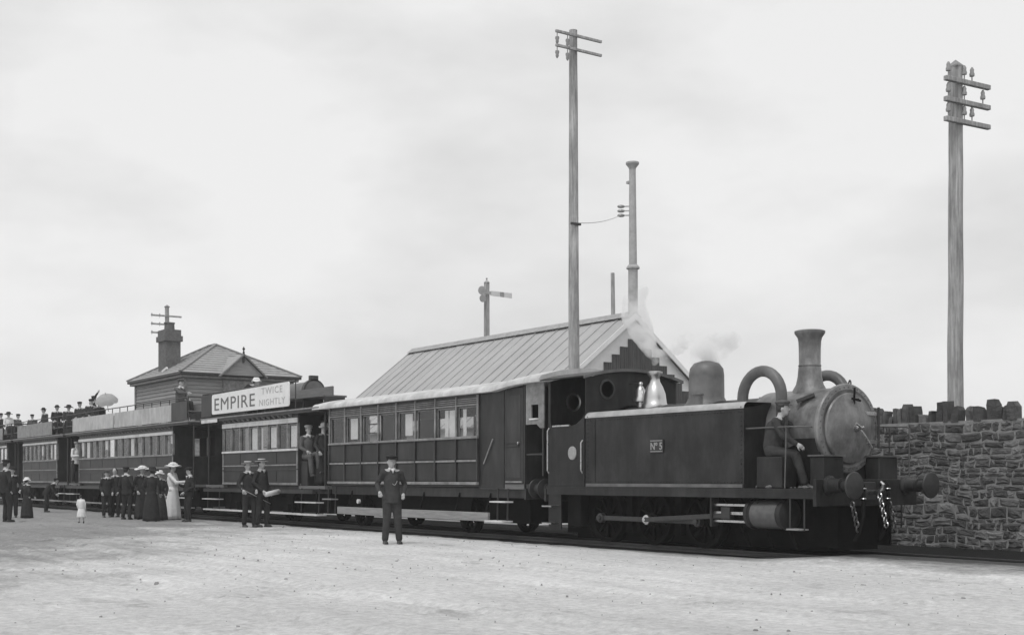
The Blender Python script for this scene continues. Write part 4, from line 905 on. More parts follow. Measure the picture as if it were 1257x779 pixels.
        for z0, z1 in ((1.26, 1.85), (1.95, 2.9)): MB().box(-20.88, -20.40, min(dy, dy - sg * .02), max(dy, dy - sg * .02), z0, z1).build('door_panel', 'carriage_dark', d, bevel=0.006)
        MB().box(-20.9, -20.33, min(dy, dy + sg * .02), max(dy, dy + sg * .02), 1.17, 1.20).build('kick_rail', 'carriage_trim', d)
        MB().box(-20.9, -20.45, min(dy, dy + sg * .015), max(dy, dy + sg * .015), 1.89, 1.915).build('door_rail', 'carriage_dark', d)
        MB().lathe([(0.02, 0), (0.025, 0.05), (0, 0.06)], (-20.42, dy, 1.95), (0, sg, 0), seg=10).build('door_knob', 'bright_steel', d)
        MB().tube([(-21.68, YC + sg * (yb + 0.02), 1.55), (-21.34, YC + sg * (yb + 0.02), 2.05)], 0.014, 8).build('grab_rail', 'step_wood', c)
        MB().box(-20.28, vx1, ya, yb_, 1.05, 3.08).build('corner_post', 'carriage_dark', c)
    for a, b in ((-yb + 0.06, -0.4), (0.4, yb - 0.06)): MB().box(vx1 - 0.05, vx1 - 0.01, YC + a, YC + b, 1.05, 3.05).build('end_wall', 'carriage_panel', c)
    # pale end screen with a small square opening, hung from the roof end
    sy = YC - yb + 0.03
    def fS(u, v, w_): return (u, sy + w_, v)
    curve_plate('end_screen', [(-20.22, 2.30), (-19.86, 2.30), (-19.74, 2.22), (-19.62, 2.22), (-19.62, 3.10), (-20.22, 3.10)], [[(-20.04, 2.42), (-19.80, 2.42), (-19.80, 2.68), (-20.04, 2.68)]], 0.03, 'carriage_trim', c, fS)
    MB().bar((-20.06, sy - 0.03, 2.40), (-19.78, sy - 0.03, 2.40), 0.04, 0.03).build('screen_sill', 'white_trim', c)
    MB().tube([(-19.66, sy, 1.3), (-19.66, sy, 2.23)], 0.02, 8).build('screen_post', 'iron', c)
    MB().bar((-20.2, sy, 1.72), (-19.68, sy, 1.72), 0.02, 0.03).build('gate_bar', 'iron', c)
    running_gear(c, (-27.6, -22.7), x0=-29.0, x1=-20.3)
    MB().box(-20.3, -20.24, YC - 1.05, YC + 1.05, 0.84, 1.06).build('end_beam', 'carriage_dark', c)
    for sg in (-1, 1):
        buffer(-20.24, YC + sg * 0.864, 1.05, 1, c, 'iron', 0.12)
        yf = YC + sg * 1.12
        MB().box(-28.25, -21.45, yf - 0.03, yf + 0.03, 0.38, 0.56).build('footboard', 'step_wood', c, bevel=0.008)
        for x in (-27.9, -26.2, -24.4, -22.9, -21.7): MB().bar((x, yf - sg * 0.05, 0.42), (x, YC + sg * 0.9, 0.95), 0.04, 0.03).build('footboard_bracket', 'frame_black', c)
        s1 = MB().box(-21.42, -20.78, yf - 0.13, yf + 0.13, 0.38, 0.41).build('step', 'white_trim', c); MB().box(-21.28, -20.72, yf - 0.1, yf + 0.1, 0.77, 0.80).build('step', 'white_trim', c)
        for x in (-21.2, -20.84): MB().tube([(x, yf - sg * 0.04, 0.39), (x, yf - sg * 0.06, 1.05)], 0.018, 8).build('step_hanger', 'iron', c)
        # steps at the rear end
        MB().box(-28.95, -28.45, yf - 0.1, yf + 0.1, 0.72, 0.75).build('step', 'step_wood', c)
        for x in (-28.9, -28.5): MB().tube([(x, yf - sg * 0.04, 0.4), (x, yf - sg * 0.06, 1.05)], 0.018, 8).build('step_hanger', 'iron', c)
        MB().lathe([(0.055, -0.03), (0.055, 0.03)], (-27.35, yf - sg * .1, 0.7), (0, 1, 0), seg=14).build('lamp_bracket', 'white_trim', c)
    for y in (-0.8, 0.8): MB().box(x0 + 0.1, x1 - 0.1, YC + y - 0.2, YC + y + 0.2, 1.55, 1.6).build('bench_seat', 'deck_wood', c)
    for y in (-1, 1): MB().box(x0 + 0.1, x1 - 0.1, YC + y * 0.96 - 0.02, YC + y * 0.96 + 0.02, 1.61, 2.05).build('bench_back', 'deck_wood', c)
make_single_deck()

def make_double_deck(x0, x1, label, nwin, boards, pl, pr_, sign=None, axles=None, detail=True, blinds=(), light_strip=(2.735, 2.86), cards_=(), rail_r=None, steps=True):
    """boards: (xa, xb, za, zb, material); pl/pr_: platform lengths at the two ends"""
    c = thing('railway_carriage', ((x0 + x1) / 2, YC, RT), label, 'carriage', 'double deck carriages')
    zf, yb = 1.12, 1.06
    bay = shell(c, x0, x1, yb, zf, 2.03, 2.71, 2.96, nwin, blinds=blinds)
    cards(c, x0, bay, yb, 2.03, 2.71, cards_)
    for sg in (-1, 1):
        ys = YC + sg * yb
        def out(a, b): return tuple(sorted((ys + sg * a, ys + sg * b)))
        for i in range(nwin + 1):
            x = x0 + i * bay; a = max(x0, x - 0.03); b = min(x1, x + 0.03)
            MB().box(a, b, *out(-0.045, 0.018), 2.05, 2.73).build('window_pillar', 'carriage_trim', c)
        MB().box(x0, x1, *out(0.001, 0.05), 1.99, 2.045).build('waist_rail', 'white_trim' if sign else 'carriage_trim', c, bevel=0.008)
        MB().box(x0, x1, *out(0.001, 0.035), *light_strip).build('letterboard', 'white_trim', c)
        for z0, z1, mt in ((1.60, 1.635, 'carriage_trim'), (1.48, 1.51, 'carriage_dark'), (1.08, 1.14, 'carriage_trim')): MB().box(x0, x1, *out(0.001, 0.03), z0, z1).build('rail', mt, c)
        MB().box(x0 - 0.0, x0 + 0.07, *out(0.001, 0.022), 1.145, 1.985).build('corner_pillar', 'carriage_trim', c); MB().box(x1 - 0.07, x1, *out(0.001, 0.022), 1.145, 1.985).build('corner_pillar', 'carriage_trim', c)
        npn = max(3, nwin // 2); pw = (x1 - x0 - 0.16) / npn
        for i in range(npn):
            for z0, z1 in ((1.66, 1.97), (1.17, 1.45)): MB().box(x0 + 0.08 + i * pw + 0.02, x0 + 0.08 + (i + 1) * pw - 0.02, *out(0.001, 0.01), z0, z1).build('panel', 'carriage_panel', c)
    for x in (x0 + 0.03, x1 - 0.03): ent(c, x, yb, zf, 2.95)
    # deck over body and platforms
    D0, D1 = x0 - pl, x1 + pr_
    MB().box(D0, D1, YC - yb - 0.13, YC + yb + 0.13, 2.962, 3.03).build('upper_deck', 'carriage_dark', c)
    MB().box(D0 - .02, D1 + .02, YC - yb - 0.16, YC + yb + 0.16, 3.032, 3.075).build('cornice', 'carriage_trim', c, bevel=0.01)
    for k in range(int((x1 - x0) / 0.36)):
        xx = x0 + 0.2 + k * 0.36
        for sg in (-1, 1): MB().prism([(YC + sg * (yb + 0.002), 2.88), (YC + sg * (yb + 0.12), 2.958), (YC + sg * (yb + 0.002), 2.958)], xx - 0.03, xx + 0.03).build('cornice_bracket', 'step_wood', c)
    # platforms
    for s_, xe, ln in ((-1, x0, pl), (1, x1, pr_)):
        a, b = sorted((xe, xe + s_ * ln))
        MB().box(a, b, YC - yb + 0.02, YC + yb - 0.02, 0.98, 1.06).build('platform', 'deck_wood', c)
        for sg in (-1, 1):
            MB().tube([(xe + s_ * (ln - 0.08), YC + sg * (yb - 0.08), 1.06), (xe + s_ * (ln - 0.08), YC + sg * (yb - 0.08), 2.965)], 0.03, 8).build('platform_post', 'carriage_dark', c)
        xe2 = xe + s_ * (ln - 0.04)
        MB().box(xe2 - 0.025, xe2 + 0.025, YC - 0.95, YC + 0.95, 1.062, 1.95).build('dash', 'carriage_panel', c)
        # winding stair inside the platform
        st = MB()
        for k in range(7):
            ang = R(200 - 24 * k) if s_ > 0 else R(-20 + 24 * k)
            st.box(xe + s_ * ln * 0.45 - 0.25, xe + s_ * ln * 0.45 + 0.25, YC + 0.25 + 0.09 * k, YC + 0.33 + 0.09 * k, 1.25 + 0.24 * k, 1.28 + 0.24 * k)
        st.build('stair', 'carriage_dark', c)
        if steps:
            for sg in (-1, 1):
                yf = YC + sg * (yb + 0.05)
                MB().box(a + 0.15, b - 0.15, yf - 0.12, yf + 0.12, 0.62, 0.65).build('step', 'white_trim', c)
                for x in (a + 0.25, b - 0.25): MB().tube([(x, yf - sg * 0.02, 0.3), (x, yf - sg * 0.04, 1.0)], 0.018, 8).build('step_hanger', 'iron', c)
    # long footboard
    for sg in (-1, 1):
        yf = YC + sg * (yb + 0.02)
        MB().box(D0 + 0.2, D1 - 0.1, yf - 0.14, yf + 0.14, 0.30, 0.34).build('footboard', 'step_wood' if not sign else 'white_trim', c)
        MB().box(D0 + 0.3, D1 - 0.3, yf - 0.16, yf - 0.10, 0.86, 0.96).build('side_rail', 'carriage_dark', c)
        for k in range(6): x = D0 + 0.5 + k * (D1 - D0 - 1) / 5; MB().bar((x, yf - sg * .05, 0.34), (x, yf - sg * .05, 0.9), 0.04, 0.03).build('footboard_hanger', 'frame_black', c)
    # upper deck seat, rails, boards
    MB().box(x0 - 0.2, x1 - 0.1, YC - 0.42, YC + 0.42, 3.45, 3.5).build('knifeboard_seat', 'deck_wood', c)
    MB().box(x0 - 0.2, x1 - 0.1, YC - 0.03, YC + 0.03, 3.501, 3.74).build('seat_back', 'deck_wood', c)
    for k in range(5): x = x0 + k * (x1 - x0) / 4; MB().box(x - 0.03, x + 0.03, YC - 0.3, YC + 0.3, 3.076, 3.449).build('seat_support', 'iron', c)
    DD = D1; D1 = D1 if rail_r is None else rail_r
    for sg in (-1, 1):
        yr = YC + sg * (yb + 0.10)
        D1 = (-34.6 if sg > 0 and rail_r is not None else (DD if rail_r is None else rail_r))
        for z in (3.36, 3.82): MB().tube([(D0 + 0.05, yr, z), (D1 - 0.05, yr, z)], 0.018, 8).build('guard_rail', 'iron', c)
        npst = max(5, int((D1 - D0) / 0.85))
        for k in range(npst + 1): x = D0 + 0.06 + k * (D1 - D0 - 0.12) / npst; MB().tube([(x, yr, 3.076), (x, yr, 3.83)], 0.016, 8).build('stanchion', 'iron', c)
        if True:
            for xa, xb, za, zb, mt in (boards if sg < 0 else []):
                ya, y2 = sorted((yr + sg * 0.025, yr + sg * 0.05))
                bd = MB().box(xa, xb, ya, y2, za, zb).build('advertising_board', mt, c)
    for xx in ((D0 + 0.05, D1 - 0.05) if rail_r is None else (D0 + 0.05,)):
        for z in (3.36, 3.82): MB().tube([(xx, YC - yb - 0.1, z), (xx, YC + yb + 0.1, z)], 0.018, 8).build('end_rail', 'iron', c)
        MB().box(xx - 0.012, xx + 0.012, YC - yb - 0.05, YC + yb + 0.05, 3.12, 3.30).build('end_panel', 'carriage_dark', c)
    D1 = DD
    running_gear(c, axles, x0=D0 + 0.1, x1=D1 - 0.1)
    for y in (-0.8, 0.8): MB().box(x0 + 0.1, x1 - 0.1, YC + y - 0.2, YC + y + 0.2, 1.52, 1.57).build('bench_seat', 'deck_wood', c)
    if sign:
        MB().box(D0 + 0.1, x0 - 0.05, YC - yb - 0.175, YC - yb - 0.162, 2.93, 3.03).build('hood_edge', 'white_trim', c)
        xa, xb, za, zb = sign; yr = YC - yb - 0.10; ya, y2 = yr - 0.06, yr - 0.03
        r = 0.07; pts = []
        for cx, cz, a0 in ((xb - r, zb - r + 0.06, 0), (xa + r, zb - r, 90), (xa + r, za + r, 180), (xb - r, za + r, 270)):
            pts += [(cx + r * math.cos(R(a0 + 18 * k)), cz + r * math.sin(R(a0 + 18 * k))) for k in range(6)]
        sg_ = MB().prism(pts, ya, y2, 'XZ').build('advertising_board', 'board_white', c, label='white lettered board reading EMPIRE TWICE NIGHTLY')
        L = xb - xa
        tx = MB(); text_faces(tx, 'EMPIRE', 0.52, lambda u, v, w_: (xa + 0.16 + u, ya - 0.004 - w_, za + 0.11 + v), 0.003, 'LEFT', 1.78, 0.0, 1.1)
        tx.build('lettering', 'letter_dark', sg_)
        tx = MB(); text_faces(tx, 'TWICE', 0.26, lambda u, v, w_: (xa + 0.80 * L + u, ya - 0.004 - w_, za + 0.40 + v), 0.003, 'CENTER', 1.55, 0.0, 1.2)
        text_faces(tx, 'NIGHTLY', 0.25, lambda u, v, w_: (xa + 0.80 * L + u, ya - 0.004 - w_, za + 0.09 + v), 0.003, 'CENTER', 1.5, 0.0, 1.15)
        tx.build('lettering', 'letter_pale', sg_)
        for k in range(4): x = xa + 0.3 + k * (L - 0.6) / 3; MB().box(x - 0.03, x + 0.03, y2, yr + 0.02, za + 0.05, zb - 0.05).build('board_strap', 'iron', c)
    return c
make_double_deck(-36.0, -30.72, 'double deck carriage with white EMPIRE board behind single deck carriage', 8, [(-37.4, -36.56, 3.12, 3.78, 'carriage_panel')], 1.45, 1.55,
                 sign=(-36.5, -30.95, 3.17, 3.76), axles=(-35.2, -31.6), blinds=[(0, 1), (1, 1), (2, 1), (4, 1), (6, 1)], rail_r=-30.6, cards_=[(3, .05, .8, .02), (5, .05, .95, .05), (7, .05, .9, .05), (4, .1, .25, .0)])
make_double_deck(-51.3, -40.35, 'long double deck carriage with two blank cream boards below its crowded roof', 14, [(-51.7, -46.35, 3.10, 3.64, 'board_cream'), (-46.2, -40.15, 3.10, 3.64, 'board_cream'), (-40.1, -38.66, 3.10, 3.70, 'carriage_panel')], 1.5, 1.75,
                 axles=(-49.5, -48.0, -43.6, -42.1), blinds=[(i, 1) for i in range(14) if i % 4 != 1], light_strip=(2.70, 2.80), cards_=[(0, .2, .7, .1), (1, .1, .7, .0), (4, .2, .9, .4), (8, .1, .6, .0), (13, .5, .8, .5)])
make_double_deck(-60.4, -54.55, 'shorter double deck carriage with a single greyish board, behind the long one', 8, [(-60.9, -54.9, 3.10, 3.66, 'carriage_trim')], 1.4, 1.35,
                 axles=(-59.4, -55.6), blinds=[(i, 1) for i in range(8) if i % 3 != 1], light_strip=(2.74, 2.82), cards_=[(4, .2, .6, .3), (6, .3, .9, .1)])
make_double_deck(-69.6, -63.6, 'rearmost double deck carriage of the train', 8, [(-69.9, -63.9, 3.10, 3.66, 'carriage_trim')], 1.4, 1.4,
                 axles=(-68.6, -64.6), blinds=[(i, 1) for i in range(8)], light_strip=(2.74, 2.82))

# ================================================================== PEOPLE
def remesh(mb, voxel, smooth=4):
    me = mb.mesh('tmp'); o = bpy.data.objects.new('tmp', me); C.objects.link(o)
    m = o.modifiers.new('r', 'REMESH'); m.mode = 'VOXEL'; m.voxel_size = voxel; m.use_smooth_shade = True
    s = o.modifiers.new('s', 'SMOOTH'); s.iterations = smooth; s.factor = 0.5
    dg = bpy.context.evaluated_depsgraph_get(); dg.update()
    out = bpy.data.meshes.new_from_object(o.evaluated_get(dg)); bpy.data.objects.remove(o); bpy.data.meshes.remove(me)
    return out
def capsule(mb, a, b, r0, r1, seg=12):
    a = Vector(a); b = Vector(b)
    mb.tube([a, a.lerp(b, 0.5), b], [r0, (r0 + r1) / 2, r1], seg); mb.ell(a, (r0,) * 3, seg, 8); mb.ell(b, (r1,) * 3, seg, 8)
STAND = dict(pel=(0, 0, .53), chest=(0, .005, .72), neck=(0, 0, .845), head=(0, -.01, .925),
             shl=(.096, 0, .80), ell=(.135, .015, .645), hal=(.135, -.03, .50), shr=(-.096, 0, .80), elr=(-.135, .015, .645), har=(-.135, -.03, .50),
             hil=(.05, 0, .51), knl=(.055, -.015, .28), anl=(.058, .01, .045), hir=(-.05, 0, .51), knr=(-.055, -.015, .28), anr=(-.058, .01, .045))
SIT = dict(STAND); SIT.update(pel=(0, 0, .09), chest=(0, -.005, .28), neck=(0, -.02, .405), head=(0, -.035, .485), shl=(.105, 0, .36), shr=(-.105, 0, .36),
           ell=(.14, -.03, .205), elr=(-.14, -.03, .205), hal=(.09, -.15, .15), har=(-.09, -.15, .15), hil=(.05, 0, .07), hir=(-.05, 0, .07),
           knl=(.06, -.24, .08), knr=(-.06, -.24, .08), anl=(.06, -.25, -.17), anr=(-.06, -.25, -.17))
def hat_mesh(kind, H, fwd_tilt=0):
    """lathe profile around head centre (units of H), returns list of (MB, material, name)"""
    out = []
    if kind == 'boater':
        a = MB().lathe([(.0, .066), (.052, .066), (.055, .06), (.054, .03), (.098, .029), (.1, .024), (.052, .022)], (0, 0, 0), seg=22); out.append((a, 'straw', 'hat'))
        b = MB().lathe([(.0555, .031), (.0565, .033), (.0565, .046), (.0555, .048)], (0, 0, 0), seg=22); out.append((b, 'cloth_black', 'hat_band'))
    elif kind == 'bowler':
        a = MB().lathe([(0, .082), (.03, .078), (.05, .06), (.055, .035), (.054, .022), (.075, .022), (.085, .03), (.086, .026), (.07, .016), (.05, .016)], (0, 0, 0), seg=22); out.append((a, 'cloth_black', 'hat'))
    elif kind in ('cap', 'cap_grey', 'cap_light'):
        a = MB(); a.ell((0, .004, .045), (.066, .072, .024), 18, 8); a.lathe([(.055, .015), (.056, .04)], (0, 0, 0), seg=20)
        pts = [(.05 * math.cos(R(t)), -.035 - .05 * math.sin(R(t)) * 1.0, .022 - .012 * math.sin(R(t))) for t in range(0, 181, 20)]
        n = len(pts); a.add(pts + [(x, y, z + .006) for x, y, z in pts], [tuple(range(n))[::-1], tuple(range(n, 2 * n))] + [(i, (i + 1) % n, (i + 1) % n + n, i + n) for i in range(n)])
        out.append((a, {'cap': 'cloth_black', 'cap_grey': 'cloth_grey', 'cap_light': 'cloth_light'}[kind], 'cap'))
    elif kind in ('wide_white', 'wide_dark', 'bonnet'):
        r = {'wide_white': .15, 'wide_dark': .12, 'bonnet': .095}[kind]
        prof = [(0, .085), (.045, .08), (.066, .055), (.064, .03), (r * .8, .024), (r, .012), (r * .98, .004), (.055, .014)]
        a = MB().lathe(prof, (0, 0, 0), seg=24)
        a.v = [(x, y, z + .012 * math.sin(3 * math.atan2(y, x)) * (math.hypot(x, y) / r) ** 2) for x, y, z in a.v]
        if kind == 'wide_white':
            for k in range(7): t = k * 0.9; a.ell((.062 * math.cos(t), .062 * math.sin(t), .045), (.026, .026, .018), 8, 6)
        out.append((a, 'cloth_black' if kind == 'wide_dark' else 'cloth_white', 'hat'))
    return out
def person(loc, face, H, label, pose=None, base=STAND, outfit='suit', top='cloth_black', bottom='cloth_black', hat='cap', voxel=0.02, extra=None, group=None, moustache=False, collar=True, head_turn=0, z_sit=None, fat=1.0):
    """face: 0 looks to the lens side, 90 to the right along the picture, 180 away"""
    d = (math.cos(R(face)) * math.cos(AL) + math.sin(R(face)) * math.sin(AL), -math.cos(R(face)) * math.sin(AL) + math.sin(R(face)) * math.cos(AL))
    rz = math.atan2(d[1], d[0]) + math.pi / 2
    J = {k: Vector(v) for k, v in base.items()}
    if pose:
        for k, v in pose.items(): J[k] = Vector(v)
    if base is STAND:      # nobody stands alike
        rj = random.Random(int(abs(loc[0] * 731 + loc[1] * 977)))
        sway = Vector((rj.uniform(-.018, .018), rj.uniform(-.012, .02), 0))
        for k, w_ in (('chest', .5), ('neck', 1), ('head', 1.3), ('shl', .8), ('shr', .8), ('ell', .7), ('elr', .7), ('hal', .6), ('har', .6)): J[k] = J[k] + sway * w_
        J['head'] = J['head'] + Vector((rj.uniform(-.012, .012), rj.uniform(-.02, .004), rj.uniform(-.006, 0)))
        J['shl'].z += rj.uniform(-.012, .006); J['shr'].z += rj.uniform(-.012, .006)
        for s_, sg in (('l', 1), ('r', -1)):
            f_ = rj.uniform(-.05, .05); J['kn' + s_] = J['kn' + s_] + Vector((sg * rj.uniform(0, .02), f_ * .5 - abs(f_) * .3, 0)); J['an' + s_] = J['an' + s_] + Vector((sg * rj.uniform(0, .025), f_, 0))
            if not pose or 'ha' + s_ not in pose: d_ = rj.uniform(-.11, .02); J['ha' + s_] = J['ha' + s_] + Vector((sg * rj.uniform(-.05, .02), d_, -d_ * .35)); J['el' + s_] = J['el' + s_] + Vector((sg * rj.uniform(0, .025), rj.uniform(-.02, .03), 0))
    J = {k: v * H for k, v in J.items()}
    root = thing('person', loc, label, 'person', group); root.rotation_euler = (random.uniform(-.03, .03), random.uniform(-.05, .05), rz) if base is SIT else (0, 0, rz)
    u = H / 1.7
    def put(name, me, mt, parent=root):
        me.materials.clear()
        for q in (mt if isinstance(mt, (list, tuple)) else [mt]): me.materials.append(M[q])
        o = bpy.data.objects.new(name, me); C.objects.link(o); o.parent = parent; me.shade_smooth(); return o
    hd = J['head']; nk = J['neck']
    # ---- body, one continuous surface
    b = MB()
    b.ell(hd + Vector((0, 0, .012 * u)), (.074 * u, .092 * u, .112 * u), 18, 12); b.ell(hd + Vector((0, -.028 * u, -.055 * u)), (.052 * u, .058 * u, .062 * u), 14, 8)
    b.ell(hd + Vector((0, -.098 * u, -.012 * u)), (.012 * u, .02 * u, .022 * u), 8, 6)
    for sg in (-1, 1): b.ell(hd + Vector((sg * .076 * u, .005 * u, -.005 * u)), (.012 * u, .02 * u, .032 * u), 8, 6)
    capsule(b, nk - Vector((0, 0, .03 * u)), hd - Vector((0, -.01 * u, .03 * u)), .056 * u, .052 * u)
    pel, ch = J['pel'], J['chest']
    capsule(b, pel, ch, .13 * u * fat, .135 * u * fat); capsule(b, ch, nk - Vector((0, 0, .05 * u)), .13 * u, .07 * u)
    for s_ in 'lr':
        capsule(b, nk - Vector((0, 0, .06 * u)), J['sh' + s_], .07 * u, .062 * u)
        capsule(b, J['sh' + s_], J['el' + s_], .055 * u, .042 * u); capsule(b, J['el' + s_], J['ha' + s_], .041 * u, .028 * u)
        capsule(b, pel - Vector((0, 0, .01 * u)), J['hi' + s_], .11 * u, .095 * u)
        capsule(b, J['hi' + s_], J['kn' + s_], .088 * u, .058 * u); capsule(b, J['kn' + s_], J['an' + s_], .058 * u, .04 * u)
    bm_ = remesh(b, voxel * 0.75, 3)
    extra_mb = MB(); 
    for s_ in 'lr':      # hands with palm, four fingers and a thumb
        w0 = J['ha' + s_]; dr = (w0 - J['el' + s_]).normalized(); sd_ = dr.orthogonal().normalized(); fw = dr.cross(sd_)
        extra_mb.tube([w0 - dr * .01 * u, w0 + dr * .045 * u, w0 + dr * .09 * u], [.026 * u, .036 * u, .034 * u], 10)
        for k in range(4):
            o_ = sd_ * (k - 1.5) * .017 * u; l = (.062, .075, .07, .055)[k] * u
            extra_mb.tube([w0 + dr * .085 * u + o_, w0 + dr * (.085 * u + l * .55) + o_ + fw * .008 * u, w0 + dr * (.085 * u + l * .8) + o_ + fw * .03 * u], [.0095 * u, .0088 * u, .0075 * u], 6)
        extra_mb.tube([w0 + dr * .03 * u + sd_ * .026 * u, w0 + dr * .06 * u + sd_ * .052 * u + fw * .012 * u, w0 + dr * .09 * u + sd_ * .056 * u + fw * .03 * u], [.013 * u, .011 * u, .009 * u], 6)
    n_hand = len(extra_mb.f)
    extra_mb.cur = 1
    for sg in (-1, 1):   # eyes, brows
        extra_mb.ell(hd + Vector((sg * .03 * u, -.078 * u, .012 * u)), (.014 * u, .012 * u, .009 * u), 8, 6)
        extra_mb.ell(hd + Vector((sg * .03 * u, -.082 * u, .030 * u)), (.02 * u, .008 * u, .005 * u), 8, 4)
    extra_mb.ell(hd + Vector((0, -.083 * u, -.058 * u)), (.022 * u, .008 * u, .005 * u), 8, 4)
    if moustache: extra_mb.ell(hd + Vector((0, -.088 * u, -.040 * u)), (.05 * u, .022 * u, .017 * u), 10, 6)
    bb = bmesh.new(); bb.from_mesh(bm_)
    for f in bb.faces: f.material_index = 0
    vs = [bb.verts.new(v) for v in extra_mb.v]
    for f, mi in zip(extra_mb.f, extra_mb.mi):
        try: q = bb.faces.new([vs[i] for i in f]); q.material_index = mi; q.smooth = True
        except ValueError: pass
    bb.to_mesh(bm_); bb.free()
    body = put('body', bm_, ['skin', 'hair'])
    # ---- clothing
    def torso(fatness, hem):
        t = MB()
        capsule(t, pel + (ch - pel) * 0.1, ch, .150 * u * fat * fatness, .155 * u * fat * fatness)
        capsule(t, ch, nk - Vector((0, 0, .065 * u)), .15 * u, .085 * u)
        if hem: t.tube([pel - Vector((0, 0, .12 * u)), pel, pel + (ch - pel) * 0.4], [.178 * u * fat, .165 * u * fat, .15 * u * fat], 16)
        for s_ in 'lr':
            capsule(t, nk - Vector((0, 0, .085 * u)), J['sh' + s_], .075 * u, .066 * u)
            capsule(t, J['sh' + s_], J['el' + s_], .063 * u, .052 * u)
            e1 = J['el' + s_].lerp(J['ha' + s_], .93); capsule(t, J['el' + s_], e1, .051 * u, .043 * u)
        return t
    put('jacket' if outfit == 'suit' else 'bodice', remesh(torso(1.0, outfit == 'suit' and base is STAND), voxel), top)
    if outfit == 'suit':
        t = MB()
        for s_ in 'lr':
            capsule(t, pel - Vector((0, 0, .01 * u)), J['hi' + s_], .128 * u, .112 * u)
            capsule(t, J['hi' + s_], J['kn' + s_], .104 * u, .08 * u); capsule(t, J['kn' + s_], J['an' + s_].lerp(J['kn' + s_], .06), .078 * u, .066 * u)
        put('trousers', remesh(t, voxel), bottom)
    else:
        sk = MB(); seg = 40; vs = []; top_ = pel + Vector((0, 0, .05 * H))
        if base is STAND:
            rows = 9; low = .012 * H if outfit == 'dress' else .2 * H
            for i in range(rows):
                t = i / (rows - 1); z = top_.z * (1 - t) + low * t; r = (.15 + .11 * t ** 1.25 + .03 * math.sin(t * 3)) * u
                for k in range(seg):
                    a = 2 * math.pi * k / seg; rr = r * (1 + .055 * t * math.sin(a * 9 + 1.3) + .03 * t * math.sin(a * 5)); vs.append((top_.x + rr * math.cos(a), top_.y + rr * .92 * math.sin(a), z))
            fs = [(i * seg + k, i * seg + (k + 1) % seg, (i + 1) * seg + (k + 1) % seg, (i + 1) * seg + k) for i in range(rows - 1) for k in range(seg)] + [tuple(range(seg))[::-1], tuple((rows - 1) * seg + k for k in range(seg))]
            sk.add(vs, fs); put('skirt', sk.mesh('skirt'), bottom)
        else:
            for s_ in 'lr':
                capsule(sk, pel, J['kn' + s_], .15 * u, .13 * u); capsule(sk, J['kn' + s_], J['an' + s_], .13 * u, .12 * u)
            sk.ell((J['knl'] + J['knr']) / 2 - Vector((0, 0, .1 * u)), (.15 * u, .12 * u, .25 * u)); put('skirt', remesh(sk, voxel), bottom)
    for s_ in 'lr':
        a = J['an' + s_]; fwd = Vector((0, -1, 0))
        m = MB(); capsule(m, a + Vector((0, .02 * u, -.03 * u)), a + Vector((0, -.13 * u, -.046 * u)), .044 * u, .034 * u); capsule(m, a + Vector((0, 0, .03 * u)), a + Vector((0, .0, -.03 * u)), .047 * u, .046 * u)
        m.box(a.x - .04 * u, a.x + .04 * u, a.y - .165 * u, a.y + .06 * u, a.z - .0765 * u, a.z - .055 * u)
        put('boot', remesh(m, min(voxel, .016), 2), 'leather')
    if collar:
        c_ = MB().lathe([(.062 * u, -.012 * u), (.072 * u, -.02 * u), (.066 * u, .03 * u), (.06 * u, .03 * u)], nk + Vector((0, 0, -.008 * u)), seg=18)
        c_.prism([(nk.x - .035 * u, nk.z), (nk.x + .035 * u, nk.z), (nk.x, nk.z - .09 * u)], nk.y - .125 * u, nk.y - .085 * u, 'XZ'); put('collar', c_.mesh('collar'), 'cloth_white')
    if hat != 'none' and hat:
        for mb, mt, nm in hat_mesh(hat, H):
            mb.v = [(x * H + hd.x, y * H + hd.y, z * H + hd.z + .022 * u) for x, y, z in mb.v]; put(nm, mb.mesh(nm), mt)
    hm = MB(); hm.ell(hd + Vector((0, .02 * u, .025 * u)), (.083 * u, .088 * u, .108 * u), 16, 10)
    if outfit != 'suit': hm.ell(hd + Vector((0, .08 * u, .01 * u)), (.06 * u, .05 * u, .06 * u), 12, 8)
    put('hair', hm.mesh('hair'), 'hair')
    if extra: extra(root, J, u, put)
    return root
def at_px(px, Y, z=0.0): return (XA(px, Y), Y, z)

ARM_HIP = dict(hal=(.115, -.085, .56), ell=(.165, .055, .66), har=(-.15, -.05, .585), elr=(-.15, .085, .67), anl=(.06, .0, .045), anr=(-.065, .0, .045))
def watch_chain(root, J, u, put):
    ch = J['chest']; pts = [(ch.x + .07 * u * (1 - t) - .02 * u * t, ch.y - .168 * u, ch.z - .02 * u - .05 * u * math.sin(math.pi * t) - .05 * u * t) for t in [i / 8 for i in range(9)]]
    put('watch_chain', MB().tube(pts, .005 * u, 6).mesh('watch_chain'), 'bright_steel')
person(at_px(481, 11.75), 18, 1.70, 'moustached man in dark uniform and peaked cap standing alone on the yard', ARM_HIP, top='cloth_dark', bottom='cloth_dark', hat='cap', voxel=0.014, moustache=True, extra=watch_chain)
def held(o, root, label, cat):
    o.location = root.location; o.rotation_euler = root.rotation_euler; tag(o, label, cat)
def parcel(root, J, u, put):
    m = MB().tube([(J['hal'].x + .18 * u, J['hal'].y - .10 * u, J['hal'].z - .0 * u), (J['hal'].x - .34 * u, J['hal'].y - .12 * u, J['hal'].z - .07 * u)], [.065 * u, .06 * u], 14).mesh('rolled_parcel')
    held(put('rolled_parcel', m, 'paper', None), root, 'rolled white parcel under the arm of the taller youth', 'parcel')
